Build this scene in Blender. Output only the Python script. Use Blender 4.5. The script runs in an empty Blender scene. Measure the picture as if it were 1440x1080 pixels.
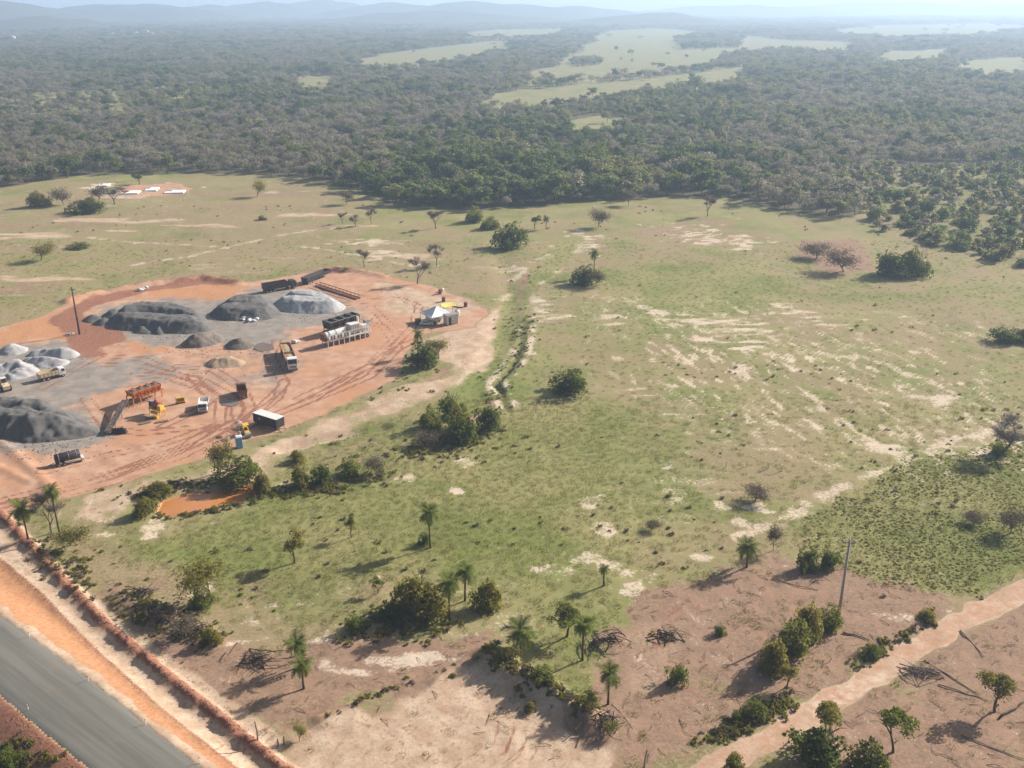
import bpy, bmesh, math, random
import numpy as np
from mathutils import Vector, Matrix

# ------------------------------------------------------------------ camera, sky, sun, exposure
scene = bpy.context.scene
COL = scene.collection
FPX, CAM_H, HORIZON = 1350.0, 73.8, 8.0
PITCH = math.atan((540 - HORIZON) / FPX)
cam_d = bpy.data.cameras.new('camera'); cam = bpy.data.objects.new('camera', cam_d); COL.objects.link(cam)
cam_d.sensor_width = 36.0; cam_d.lens = 36.0 * FPX / 1440.0
cam_d.clip_start = 0.5; cam_d.clip_end = 80000
cam.location = (0, 0, CAM_H); cam.rotation_euler = (math.pi / 2 - PITCH, 0, 0)
scene.camera = cam

SUN_AZ, SUN_EL = math.radians(33), math.radians(28.5)      # azimuth from +X towards +Y
world = bpy.data.worlds.new('World'); scene.world = world; world.use_nodes = True
wn = world.node_tree.nodes; wl = world.node_tree.links; wn.clear()
sky = wn.new('ShaderNodeTexSky'); sky.sky_type = 'NISHITA'; sky.sun_disc = False
sky.sun_elevation = SUN_EL; sky.sun_rotation = math.pi / 2 - SUN_AZ
sky.air_density = 1.0; sky.dust_density = 4.5; sky.ozone_density = 1.0; sky.altitude = 200
bg = wn.new('ShaderNodeBackground'); bg.inputs['Strength'].default_value = 0.055
wo = wn.new('ShaderNodeOutputWorld')
wl.new(sky.outputs[0], bg.inputs[0]); wl.new(bg.outputs[0], wo.inputs[0])
sun_d = bpy.data.lights.new('sun', 'SUN'); sun = bpy.data.objects.new('sun', sun_d); COL.objects.link(sun)
sun_d.energy = 5.0; sun_d.angle = math.radians(0.55); sun_d.color = (1.0, 0.945, 0.87)
sdir = Vector((math.cos(SUN_AZ) * math.cos(SUN_EL), math.sin(SUN_AZ) * math.cos(SUN_EL), math.sin(SUN_EL)))
sun.rotation_euler = sdir.to_track_quat('Z', 'Y').to_euler(); sun.location = (200, 100, 300)
vs = scene.view_settings
vs.view_transform = 'Standard'; vs.look = 'None'; vs.gamma = 1.0; vs.use_curve_mapping = False
vs.exposure = 0.85
cy = scene.cycles
cy.use_denoising = True; cy.max_bounces = 5; cy.diffuse_bounces = 2; cy.glossy_bounces = 2
cy.transmission_bounces = 3; cy.transparent_max_bounces = 6; cy.volume_bounces = 1
cy.use_adaptive_sampling = True; cy.adaptive_threshold = 0.02
cy.caustics_reflective = False; cy.caustics_refractive = False
HAZE_DENSITY = 2.7e-4

# ------------------------------------------------------------------ maths helpers
rng = np.random.default_rng(11)
random.seed(5)
SP, CP = math.sin(PITCH), math.cos(PITCH)

def un(x, y, z=0.0):
    """a spot seen in the photograph (1440 x 1080) -> where it stands on the ground, in metres"""
    u = (x - 720) / FPX; v = (y - 540) / FPX
    t = (CAM_H - z) / (SP + v * CP)
    return u * t, (CP - v * SP) * t

def unl(pts):
    return np.array([un(*p) for p in pts])

def scale_at(y):
    """pixels of the photograph per metre at image row y"""
    v = (y - 540) / FPX
    return FPX * (SP + v * CP) / CAM_H

def height_of(bx, by, ty):
    X, Y = un(bx, by); lo, hi = 0.0, 60.0
    for _ in range(40):
        h = (lo + hi) / 2; z = h - CAM_H
        yy = 540 - FPX * (Y * SP + z * CP) / (Y * CP - z * SP)
        if yy > ty: lo = h
        else: hi = h
    return h

def _hash(ix, iy, seed):
    n = (ix.astype(np.int64) * 374761393 + iy.astype(np.int64) * 668265263 + seed * 1442695041) & 0xFFFFFFFF
    n = ((n ^ (n >> 13)) * 1274126177) & 0xFFFFFFFF
    n = ((n ^ (n >> 16)) * 2246822519) & 0xFFFFFFFF
    return ((n ^ (n >> 15)) & 0xFFFFFF) / float(0xFFFFFF)

def vn(x, y, seed=0):
    x = np.asarray(x, float); y = np.asarray(y, float)
    ix = np.floor(x); iy = np.floor(y); fx = x - ix; fy = y - iy
    fx = fx * fx * (3 - 2 * fx); fy = fy * fy * (3 - 2 * fy)
    a = _hash(ix, iy, seed); b = _hash(ix + 1, iy, seed); c = _hash(ix, iy + 1, seed); d = _hash(ix + 1, iy + 1, seed)
    return (a * (1 - fx) + b * fx) * (1 - fy) + (c * (1 - fx) + d * fx) * fy

def fbm(x, y, scale, seed=0, octs=4):
    s = 0.0; a = 1.0; tot = 0.0; k = 1.0 / scale
    for o in range(octs):
        s = s + a * vn(x * k + 17.3 * o, y * k - 9.1 * o, seed + o); tot += a; a *= 0.5; k *= 2.03
    return s / tot

def sstep(a, b, x):
    t = np.clip((x - a) / (b - a), 0, 1); return t * t * (3 - 2 * t)

def seg_dist(x, y, P):
    """distance to a polyline, with signed side and running parameter"""
    best = np.full(x.shape, 1e9); side = np.zeros(x.shape)
    for (ax, ay), (bx, by) in zip(P[:-1], P[1:]):
        dx, dy = bx - ax, by - ay; L2 = dx * dx + dy * dy + 1e-9
        t = np.clip(((x - ax) * dx + (y - ay) * dy) / L2, 0, 1)
        d = np.hypot(x - ax - t * dx, y - ay - t * dy)
        s = np.sign((x - ax) * dy - (y - ay) * dx)
        m = d < best; best = np.where(m, d, best); side = np.where(m, s, side)
    return best, side

def poly_sd(x, y, P):
    """signed distance to a polygon, positive inside"""
    inside = np.zeros(x.shape, bool); n = len(P)
    best = np.full(x.shape, 1e9)
    for i in range(n):
        ax, ay = P[i]; bx, by = P[(i + 1) % n]
        dx, dy = bx - ax, by - ay; L2 = dx * dx + dy * dy + 1e-9
        t = np.clip(((x - ax) * dx + (y - ay) * dy) / L2, 0, 1)
        best = np.minimum(best, np.hypot(x - ax - t * dx, y - ay - t * dy))
        c = ((ay > y) != (by > y)) & (x < (bx - ax) * (y - ay) / ((by - ay) if abs(by - ay) > 1e-9 else 1e-9) + ax)
        inside ^= c
    return np.where(inside, best, -best)

def in_bbox(x, y, P, m):
    return (x > P[:, 0].min() - m) & (x < P[:, 0].max() + m) & (y > P[:, 1].min() - m) & (y < P[:, 1].max() + m)

def poly_mask(x, y, px, soft=1.5, jitter=0.0, seed=0, jscale=6.0):
    P = unl(px); m = in_bbox(x, y, P, soft * 2 + jitter * 2); out = np.zeros(x.shape)
    if m.any():
        xs, ys = x[m], y[m]; d = poly_sd(xs, ys, P)
        if jitter: d = d + (fbm(xs, ys, jscale, seed, 3) - 0.5) * 2 * jitter
        out[m] = sstep(-soft, soft, d)
    return out

def line_mask(x, y, px, width, soft=0.5, jitter=0.0, seed=0, jscale=4.0):
    P = unl(px); m = in_bbox(x, y, P, width + soft * 2 + jitter * 2); out = np.zeros(x.shape)
    if m.any():
        xs, ys = x[m], y[m]; d, _ = seg_dist(xs, ys, P)
        if jitter: d = d + (fbm(xs, ys, jscale, seed, 3) - 0.5) * 2 * jitter
        out[m] = 1 - sstep(width / 2 - soft, width / 2 + soft, d)
    return out

def spot_mask(x, y, spots, seed=0):
    out = np.zeros(x.shape)
    for i, (px, py, rx, ry) in enumerate(spots):
        X, Y = un(px, py); s = scale_at(py); a = rx / s
        b = abs(un(px, py - ry)[1] - un(px, py + ry)[1]) / 2
        m = (np.abs(x - X) < a * 1.8) & (np.abs(y - Y) < b * 1.8)
        if m.any():
            d = np.hypot((x[m] - X) / a, (y[m] - Y) / b) + (fbm(x[m] / 1.6, y[m], 2.4, seed + i, 3) - 0.5) * 3.4
            out[m] = np.maximum(out[m], (1 - sstep(0.45, 1.25, d)) * (0.16 + 0.85 * fbm(x[m] / 2.2, y[m], 1.4, seed + 3 * i, 3)))
    return out

# ------------------------------------------------------------------ where things lie on the land (image spots, put on the ground by un())
ROAD_N = [(-260, 690), (-120, 790), (0, 873), (130, 968), (268, 1078), (420, 1200)]       # yard-side edge of the asphalt
ROAD_S = [(-340, 760), (-200, 850), (0, 988), (50, 1032), (108, 1080), (240, 1190)]
BANK = [(-130, 700), (0, 788), (60, 838), (130, 912), (225, 1002), (325, 1082), (480, 1205)]
BERM = [(-10, 714), (12, 736), (43, 769), (95, 824), (145, 876), (273, 983), (384, 1072), (500, 1150)]
DIRT_ROAD = [(1640, 745), (1460, 820), (1390, 855), (1300, 903), (1220, 955), (1130, 1010), (1040, 1062), (940, 1118), (800, 1200)]
YARD = [(-160, 500), (0, 462), (60, 445), (110, 418), (200, 402), (280, 392), (330, 399), (370, 394), (430, 384), (465, 377), (520, 383), (600, 400),
        (655, 418), (690, 434), (665, 460), (600, 470), (565, 500), (560, 530), (500, 560), (440, 588), (400, 606), (350, 618), (310, 640), (250, 655), (190, 672), (120, 692), (60, 708), (0, 728), (-120, 790)]
POND = [(224, 718), (232, 703), (268, 693), (310, 688), (345, 682), (370, 680), (368, 690), (335, 703), (300, 712), (262, 720), (236, 724)]
GULLY = [(741, 452), (737, 476), (730, 500), (712, 524), (696, 538), (706, 552), (717, 578)]
FIELDS = [
    [(495, 86), (560, 73), (640, 64), (705, 57), (722, 61), (668, 72), (610, 80), (540, 88)],
    [(665, 135), (720, 127), (800, 121), (880, 111), (960, 103), (1045, 96), (1035, 104), (930, 116), (860, 124), (770, 134), (700, 139)],
    [(735, 112), (770, 95), (810, 72), (850, 44), (920, 40), (1010, 46), (1100, 56), (1200, 59), (1190, 66), (1110, 72), (1060, 84), (985, 92), (900, 98), (830, 108), (770, 114)],
    [(1226, 79), (1260, 72), (1345, 68), (1320, 76), (1265, 81)],
    [(1345, 91), (1370, 84), (1440, 80), (1460, 84), (1440, 92), (1390, 94)],
    [(1170, 43), (1230, 36), (1390, 33), (1450, 36), (1360, 46), (1250, 48)],
    [(640, 47), (700, 42), (800, 40), (780, 46), (700, 49)],
    [(230, 21), (330, 17), (480, 18), (430, 22), (300, 24)],
    [(1000, 22), (1200, 15), (1440, 14), (1500, 20), (1250, 24), (1080, 27)],
    [(0, 133), (60, 128), (130, 126), (205, 134), (180, 143), (90, 150), (0, 152)],
    [(210, 118), (290, 114), (320, 124), (300, 135), (240, 133)],
    [(795, 170), (850, 165), (880, 168), (860, 175), (800, 178)],
    [(410, 108), (450, 104), (470, 110), (440, 116)],
]
FIELD_TREES = [[(950, 56), (1000, 46), (1048, 56), (1040, 67), (960, 70)], [(1005, 86), (1045, 76), (1130, 72), (1150, 80), (1075, 92), (1010, 96)],
               [(745, 121), (830, 116), (900, 108), (985, 97), (1045, 88), (1060, 92), (990, 102), (900, 112), (830, 119), (750, 126)],
               [(800, 88), (835, 84), (850, 90), (810, 97)]]
# the border between pasture and forest; beyond it is woodland
FOREST_EDGE = [(-900, 330), (-300, 285), (0, 266), (120, 247), (300, 243), (420, 252), (500, 268), (545, 288), (620, 296), (720, 293), (800, 285), (880, 280), (960, 274), (1030, 277),
               (1080, 292), (1150, 304), (1210, 312), (1225, 290), (1165, 250), (1220, 232), (1330, 236), (1440, 238), (1800, 236), (2600, 230)]
SHRUBLAND = [(1195, 236), (1300, 232), (1440, 234), (1620, 236), (1650, 420), (1440, 382), (1380, 366), (1325, 352), (1270, 335), (1205, 318), (1215, 290), (1170, 252)]
_edge = unl(FOREST_EDGE)
_forest_poly = np.vstack([_edge, [[60000, 60000], [-60000, 60000]]])
_shrub_poly = unl(SHRUBLAND)
_fields = [unl(f) * k for f in FIELDS for k in ((1.0, 0.95, 0.9, 0.86) if f[0][1] > 40 else (1.0,))]
_ftrees = [unl(f) for f in FIELD_TREES]
_yard = unl(YARD); _pond = unl(POND)
_rn, _rs = unl(ROAD_N), unl(ROAD_S)
_bank, _berm, _droad = unl(BANK), unl(BERM), unl(DIRT_ROAD)
_road_poly = np.vstack([_rn, _rs[::-1]])

BUMPS = [  # (image polyline, crest height m, half width m)
    ([(95, 425), (150, 410), (215, 400), (285, 391), (335, 398)], 1.1, 1.6),          # red spoil bank round the yard
    ([(440, 383), (468, 376), (510, 382), (540, 388)], 0.7, 1.2),
    ([(0, 622), (35, 650), (72, 688)], 0.35, 1.0),                                       # pale sand ridge
    ([(-20, 650), (20, 668), (45, 680)], 0.3, 0.8),
    ([(692, 925), (712, 948), (755, 972), (800, 998), (832, 1016)], 1.5, 1.7),          # overgrown mound
    ([(450, 1012), (520, 985), (600, 955), (690, 922)], 0.35, 1.0),
    ([(590, 522), (640, 512), (668, 500)], 0.5, 1.2),
    ([(170, 842), (210, 862), (260, 888), (300, 905)], 0.5, 1.6),
    ([(18, 1002), (60, 1048), (112, 1090), (200, 1160)], 1.1, 0.8),
    ([(470, 585), (500, 572), (560, 548), (612, 528)], 0.35, 1.0),
]
DIPS = [([(395, 632), (430, 622), (470, 614), (540, 600)], 0.9, 1.3), ([(700, 340), (720, 420), (700, 500), (665, 555)], 0.5, 3.5)]

def ground_h(x, y):
    x = np.asarray(x, float); y = np.asarray(y, float)
    z = (fbm(x, y, 70, 3, 3) - 0.5) * 1.6 * sstep(170, 380, y) + (fbm(x, y, 18, 5, 2) - 0.5) * 0.35
    near = (y < 600)
    z = z + np.where(near, (fbm(x, y, 2.2, 8, 3) - 0.5) * 0.22, 0)
    for px, h, w in BUMPS:
        P = unl(px); m = in_bbox(x, y, P, w * 3)
        if m.any():
            d, _ = seg_dist(x[m], y[m], P); n = fbm(x[m], y[m], 1.6, 21, 3)
            z[m] += h * np.exp(-(d / w) ** 2) * (0.55 + 0.9 * n)
    for px, h, w in DIPS:
        P = unl(px); m = in_bbox(x, y, P, w * 3)
        if m.any():
            d, _ = seg_dist(x[m], y[m], P); z[m] -= h * np.exp(-(d / w) ** 2)
    P = unl(GULLY); m = in_bbox(x, y, P, 6)
    if m.any():
        d, s = seg_dist(x[m], y[m], P); d = d + (fbm(x[m], y[m], 2, 31, 2) - 0.5) * 1.2
        z[m] -= 0.8 * (1 - sstep(0.2, 0.8, d)) * sstep(0.25, 0.5, fbm(x[m], y[m], 5, 33, 2))
    m = in_bbox(x, y, _pond, 8)
    if m.any():
        d = poly_sd(x[m], y[m], _pond); z[m] = z[m] * (1 - sstep(-3, 0, d)) - 0.9 * sstep(-1.2, 0.8, d)
    # the road on its low embankment, the graded strip beside it and the long red spoil bank
    m = in_bbox(x, y, np.vstack([_road_poly, _berm]), 14)
    if m.any():
        xs, ys, zz = x[m], y[m], z[m]
        dr = poly_sd(xs, ys, _road_poly); db, sb = seg_dist(xs, ys, _bank); dm, sm = seg_dist(xs, ys, _berm)
        prof = 1.25 * sstep(-5.0, 0.2, dr)
        zz = zz * (1 - sstep(-6, -1, dr)) + prof
        n = fbm(xs, ys, 1.3, 41, 3)
        zz += 0.22 * np.exp(-(db / 0.5) ** 2) * (0.3 + 1.3 * n)
        zz += 0.55 * np.exp(-(dm / 0.7) ** 2) * np.clip(2.6 * n - 0.35, 0.05, 2)
        zz -= 0.10 * np.exp(-((dm - 1.6) / 0.6) ** 2) * (sm > 0)
        z[m] = zz
    d, _ = seg_dist(x, y, _droad); k = 1 - sstep(1.6, 2.8, d)
    z = z * (1 - 0.8 * k) - 0.12 * k
    return z

def gz(x, y):
    return float(ground_h(np.array([x]), np.array([y]))[0])

# ------------------------------------------------------------------ materials
def srgb(r, g, b):
    f = lambda c: (c / 255 / 12.92) if c / 255 <= 0.04045 else ((c / 255 + 0.055) / 1.055) ** 2.4
    return (f(r), f(g), f(b), 1)

class NT:
    def __init__(s, name):
        s.m = bpy.data.materials.new(name); s.m.use_nodes = True
        s.n = s.m.node_tree.nodes; s.l = s.m.node_tree.links; s.n.clear()
        s.out = s.n.new('ShaderNodeOutputMaterial')
    def node(s, t, **kw):
        n = s.n.new(t)
        for k, v in kw.items(): setattr(n, k, v)
        return n
    def link(s, a, b): s.l.new(a, b)
    def setin(s, n, i, v):
        if isinstance(v, bpy.types.NodeSocket): s.l.new(v, n.inputs[i])
        else: n.inputs[i].default_value = v
    def math(s, op, a, b=0.0, clamp=False):
        n = s.node('ShaderNodeMath', operation=op); n.use_clamp = clamp
        s.setin(n, 0, a); s.setin(n, 1, b); return n.outputs[0]
    def mix(s, fac, a, b):
        n = s.node('ShaderNodeMix', data_type='RGBA')
        s.setin(n, 0, fac); s.setin(n, 6, a); s.setin(n, 7, b); return n.outputs[2]
    def noise(s, scale, detail=4, rough=0.55, vec=None, dist=0.0):
        n = s.node('ShaderNodeTexNoise'); n.inputs['Scale'].default_value = scale
        n.inputs['Detail'].default_value = detail; n.inputs['Roughness'].default_value = rough; n.inputs['Distortion'].default_value = dist
        if vec is not None: s.link(vec, n.inputs['Vector'])
        return n.outputs['Fac']
    def ramp(s, x, a, b):
        n = s.node('ShaderNodeMapRange', interpolation_type='SMOOTHSTEP')
        s.setin(n, 0, x); s.setin(n, 1, a); s.setin(n, 2, b); return n.outputs[0]
    def bump(s, h, strength=0.5, dist=0.1):
        n = s.node('ShaderNodeBump'); n.inputs['Strength'].default_value = strength; n.inputs['Distance'].default_value = dist
        s.link(h, n.inputs['Height']); return n.outputs[0]
    def principled(s, col, rough=0.8, metal=0.0, spec=0.3, normal=None):
        p = s.node('ShaderNodeBsdfPrincipled'); s.setin(p, 'Base Color', col); s.setin(p, 'Roughness', rough)
        p.inputs['Metallic'].default_value = metal; p.inputs['Specular IOR Level'].default_value = spec
        if normal is not None: s.link(normal, p.inputs['Normal'])
        s.link(p.outputs[0], s.out.inputs[0]); return p

MATS = {}
def paint(name, col, rough=0.5, metal=0.0, dust=0.35, spec=0.4, dustcol=(0.42, 0.26, 0.17, 1)):
    """painted or bare metal with dust and scuffs"""
    if name in MATS: return MATS[name]
    t = NT(name); tc = t.node('ShaderNodeTexCoord')
    n1 = t.noise(1.7, 5, 0.65, tc.outputs['Object']); n2 = t.noise(9, 3, 0.6, tc.outputs['Object'])
    c = t.mix(t.ramp(n2, 0.35, 0.75), col, tuple(min(1, k * 0.78) for k in col[:3]) + (1,))
    d = t.math('MULTIPLY', t.ramp(n1, 0.42, 0.72), dust)
    t.principled(t.mix(d, c, dustcol), t.math('ADD', rough, t.math('MULTIPLY', n1, 0.2)), metal, spec)
    MATS[name] = t.m; return t.m

def earth(name, c1, c2, scale=1.5, bump=0.6, c3=None):
    if name in MATS: return MATS[name]
    t = NT(name); tc = t.node('ShaderNodeTexCoord'); v = tc.outputs['Object']
    n1 = t.noise(scale * 0.35, 5, 0.6, v); n2 = t.noise(scale * 5, 4, 0.65, v)
    c = t.mix(t.ramp(n1, 0.35, 0.65), c1, c2)
    if c3: c = t.mix(t.ramp(n2, 0.5, 0.72), c, c3)
    h = t.math('ADD', t.math('MULTIPLY', n1, 0.7), n2)
    t.principled(c, 0.95, 0, 0.15, t.bump(h, bump, 0.25)); MATS[name] = t.m; return t.m

def leaf_mat(name, c1, c2, trans=0.35, var=0.5):
    t = NT(name); oi = t.node('ShaderNodeObjectInfo'); tc = t.node('ShaderNodeTexCoord')
    n = t.noise(0.9, 3, 0.6, tc.outputs['Object'])
    f = t.math('ADD', t.math('MULTIPLY', oi.outputs['Random'], var), t.math('MULTIPLY', t.ramp(n, 0.3, 0.7), 1 - var))
    c = t.mix(f, c1, c2)
    d = t.node('ShaderNodeBsdfDiffuse'); tr = t.node('ShaderNodeBsdfTranslucent'); mx = t.node('ShaderNodeMixShader')
    t.link(c, d.inputs[0]); t.link(t.mix(0.5, c, (c2[0] * 1.3, c2[1] * 1.3, c2[2] * 0.7, 1)), tr.inputs[0])
    mx.inputs[0].default_value = trans
    t.link(d.outputs[0], mx.inputs[1]); t.link(tr.outputs[0], mx.inputs[2]); t.link(mx.outputs[0], t.out.inputs[0])
    MATS[name] = t.m; return t.m

def make_ground_material():
    t = NT('ground_soil_and_grass'); g = t.node('ShaderNodeNewGeometry'); P = g.outputs['Position']
    def att(n):
        a = t.node('ShaderNodeAttribute'); a.attribute_name = n
        sx = t.node('ShaderNodeSeparateColor'); t.link(a.outputs['Color'], sx.inputs[0])
        return sx.outputs[0], sx.outputs[1], sx.outputs[2]
    green, sand, red = att('mask_a'); orange, brown, floor_ = att('mask_b'); field, pale, damp = att('mask_c'); grey, dark, _u = att('mask_d')
    nf = t.noise(1.9, 6, 0.7, P); nm = t.noise(0.33, 5, 0.6, P); nl = t.noise(0.045, 4, 0.55, P); nx = t.noise(6.5, 3, 0.6, P); ng = t.noise(0.9, 5, 0.65, P, 0.4)
    def off(x, n, amp): return t.math('ADD', x, t.math('MULTIPLY', t.math('SUBTRACT', n, 0.5), amp))
    def layer(base, mask, col, n, amp=0.9, lo=0.38, hi=0.62): return t.mix(t.math('MULTIPLY', t.ramp(off(mask, n, amp), lo, hi), t.ramp(mask, 0.03, 0.3)), base, col)
    def var(c1, c2, n, lo=0.35, hi=0.65): return t.mix(t.ramp(n, lo, hi), c1, c2)
    gA = (0.168, 0.190, 0.054, 1); gB = (0.275, 0.245, 0.105, 1); gC = (0.120, 0.126, 0.044, 1)
    grass = var(var(gA, gB, nl), gC, nf, 0.5, 0.78)
    dry = var((0.325, 0.245, 0.140, 1), (0.225, 0.175, 0.092, 1), nf)
    c = layer(dry, green, grass, ng, 1.1, 0.3, 0.7)
    c = layer(c, dark, (0.135, 0.128, 0.048, 1), nf, 1.0, 0.35, 0.8)
    c = layer(c, brown, var(var((0.32, 0.205, 0.140, 1), (0.205, 0.135, 0.090, 1), nf), (0.315, 0.195, 0.130, 1), nm, 0.45, 0.7), ng, 0.9)
    c = layer(c, pale, var(var((0.52, 0.390, 0.280, 1), (0.41, 0.280, 0.190, 1), nm), (0.30, 0.205, 0.130, 1), nf, 0.48, 0.72), nf, 1.0)
    c = layer(c, sand, var((0.62, 0.505, 0.390, 1), (0.50, 0.395, 0.290, 1), nx), nf, 1.6, 0.36, 0.74)
    c = layer(c, red, var(var((0.49, 0.315, 0.215, 1), (0.39, 0.210, 0.130, 1), nm, 0.3, 0.7), (0.45, 0.230, 0.130, 1), nl, 0.45, 0.7), ng, 0.6)
    c = layer(c, orange, var((0.50, 0.275, 0.150, 1), (0.40, 0.180, 0.085, 1), nf, 0.3, 0.7), ng, 0.7)
    c = layer(c, grey, var((0.305, 0.258, 0.215, 1), (0.225, 0.198, 0.172, 1), nm), nm, 1.0, 0.2, 0.85)
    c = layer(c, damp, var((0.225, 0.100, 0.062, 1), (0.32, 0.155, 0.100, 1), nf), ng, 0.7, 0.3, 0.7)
    c = layer(c, floor_, (0.115, 0.100, 0.055, 1), nm, 0.6)
    c = layer(c, field, var((0.190, 0.200, 0.080, 1), (0.27, 0.230, 0.115, 1), nl), nm, 0.4)
    mul = t.math('ADD', 0.80, t.math('MULTIPLY', nx, 0.4))
    hsv = t.node('ShaderNodeHueSaturation'); t.link(c, hsv.inputs['Color']); t.link(mul, hsv.inputs['Value'])
    h = t.math('ADD', t.math('MULTIPLY', nf, 1.0), t.math('MULTIPLY', nx, 0.35))
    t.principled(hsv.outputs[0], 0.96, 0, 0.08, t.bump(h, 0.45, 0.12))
    return t.m
M_GROUND = make_ground_material()

# ------------------------------------------------------------------ mesh helpers
def mesh_obj(name, V, F, mat, parent=None, smooth=False):
    me = bpy.data.meshes.new(name); me.from_pydata([tuple(v) for v in V], [], F); me.update()
    if mat: me.materials.append(mat)
    if smooth: me.polygons.foreach_set('use_smooth', [True] * len(me.polygons))
    o = bpy.data.objects.new(name, me); COL.objects.link(o)
    if parent: o.parent = parent
    return o

def tris_mesh(name, V, T, mat, smooth=False):
    """fast mesh from numpy triangles or quads"""
    V = np.asarray(V, np.float32); T = np.asarray(T, np.int32); k = T.shape[1]
    me = bpy.data.meshes.new(name); me.vertices.add(len(V)); me.vertices.foreach_set('co', V.ravel())
    me.loops.add(T.size); me.loops.foreach_set('vertex_index', T.ravel())
    me.polygons.add(len(T)); me.polygons.foreach_set('loop_start', np.arange(0, T.size, k, dtype=np.int32))
    me.polygons.foreach_set('loop_total', np.full(len(T), k, np.int32))
    if smooth: me.polygons.foreach_set('use_smooth', np.ones(len(T), bool))
    me.update(calc_edges=True)
    if mat: me.materials.append(mat)
    return me

def link(name, me, parent=None):
    o = bpy.data.objects.new(name, me); COL.objects.link(o)
    if parent: o.parent = parent
    return o

def tag(o, label=None, cat=None, group=None, kind=None):
    if label: o['label'] = label
    if cat: o['category'] = cat
    if group: o['group'] = group
    if kind: o['kind'] = kind
    return o

def thing(name, label, cat, loc=(0, 0, 0), rz=0.0, group=None):
    o = bpy.data.objects.new(name, None); COL.objects.link(o); o.empty_display_size = 0.3
    o.location = loc; o.rotation_euler = (0, 0, rz); return tag(o, label, cat, group)

class MB:
    def __init__(s): s.V = []; s.F = []
    def box(s, c, d, top=(1, 1), rz=0.0, ry=0.0, rx=0.0, shift=(0, 0)):
        x, y, z = [k / 2 for k in d]; R = Matrix.Rotation(rz, 3, 'Z') @ Matrix.Rotation(ry, 3, 'Y') @ Matrix.Rotation(rx, 3, 'X')
        b = len(s.V)
        for sz, (tx, ty), (ox, oy) in ((-1, (1, 1), (0, 0)), (1, top, shift)):
            for sx, sy in ((-1, -1), (1, -1), (1, 1), (-1, 1)):
                s.V.append(tuple(R @ Vector((sx * x * tx + ox, sy * y * ty + oy, sz * z)) + Vector(c)))
        for f in ((3, 2, 1, 0), (4, 5, 6, 7), (0, 1, 5, 4), (1, 2, 6, 5), (2, 3, 7, 6), (3, 0, 4, 7)): s.F.append(tuple(b + i for i in f))
        return s
    def tube(s, pts, r, n=6, cap=True):
        pts = [Vector(p) for p in pts]; rs = r if isinstance(r, (list, tuple)) else [r] * len(pts); rings = []
        for i, p in enumerate(pts):
            d = (pts[min(i + 1, len(pts) - 1)] - pts[max(i - 1, 0)]).normalized()
            a = d.cross(Vector((0, 0, 1)) if abs(d.z) < 0.95 else Vector((1, 0, 0))).normalized(); b = d.cross(a)
            ring = []
            for k in range(n):
                w = 2 * math.pi * k / n; s.V.append(tuple(p + (a * math.cos(w) + b * math.sin(w)) * rs[i])); ring.append(len(s.V) - 1)
            rings.append(ring)
        for A, B in zip(rings[:-1], rings[1:]):
            for k in range(n): s.F.append((A[k], A[(k + 1) % n], B[(k + 1) % n], B[k]))
        if cap: s.F.append(tuple(rings[0][::-1])); s.F.append(tuple(rings[-1]))
        return s
    def prism(s, prof, y0, y1):
        """x-z outline pushed out along y"""
        b = len(s.V); n = len(prof)
        for y in (y0, y1):
            for x, z in prof: s.V.append((x, y, z))
        s.F.append(tuple(b + i for i in range(n))); s.F.append(tuple(b + n + i for i in reversed(range(n))))
        for i in range(n): j = (i + 1) % n; s.F.append((b + i, b + n + i, b + n + j, b + j))
        return s
    def lathe_y(s, prof, n=16, c=(0, 0, 0)):
        """(y, r) profile turned about the y axis"""
        rings = []
        for y, r in prof:
            ring = []
            for k in range(n):
                w = 2 * math.pi * k / n; s.V.append((c[0] + r * math.cos(w), c[1] + y, c[2] + r * math.sin(w))); ring.append(len(s.V) - 1)
            rings.append(ring)
        for A, B in zip(rings[:-1], rings[1:]):
            for k in range(n): s.F.append((A[k], A[(k + 1) % n], B[(k + 1) % n], B[k]))
        s.F.append(tuple(rings[0][::-1])); s.F.append(tuple(rings[-1])); return s
    def build(s, name, mat, parent=None, bevel=0.0, smooth=False, loc=None):
        o = mesh_obj(name, s.V, s.F, mat, parent, smooth)
        bm = bmesh.new(); bm.from_mesh(o.data); bmesh.ops.recalc_face_normals(bm, faces=bm.faces); bm.to_mesh(o.data); bm.free()
        if bevel:
            m = o.modifiers.new('bevel', 'BEVEL'); m.width = bevel; m.segments = 2; m.limit_method = 'ANGLE'
        if loc: o.location = loc
        return o

def heading(a, b):
    A, B = un(*a), un(*b)
    return math.atan2(B[1] - A[1], B[0] - A[0]), ((A[0] + B[0]) / 2, (A[1] + B[1]) / 2), math.hypot(B[0] - A[0], B[1] - A[1])

# ------------------------------------------------------------------ the land: one sheet to the horizon
GRID = {}
def at_grid(key, x, y):
    r = np.clip(np.searchsorted(GRID['ys'], y), 0, GRID['shape'][0] - 1); c = np.clip(np.searchsorted(GRID['tt'], x / GRID['half'][r]), 0, GRID['shape'][1] - 1)
    return GRID[key].reshape(GRID['shape'])[r, c]

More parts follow.
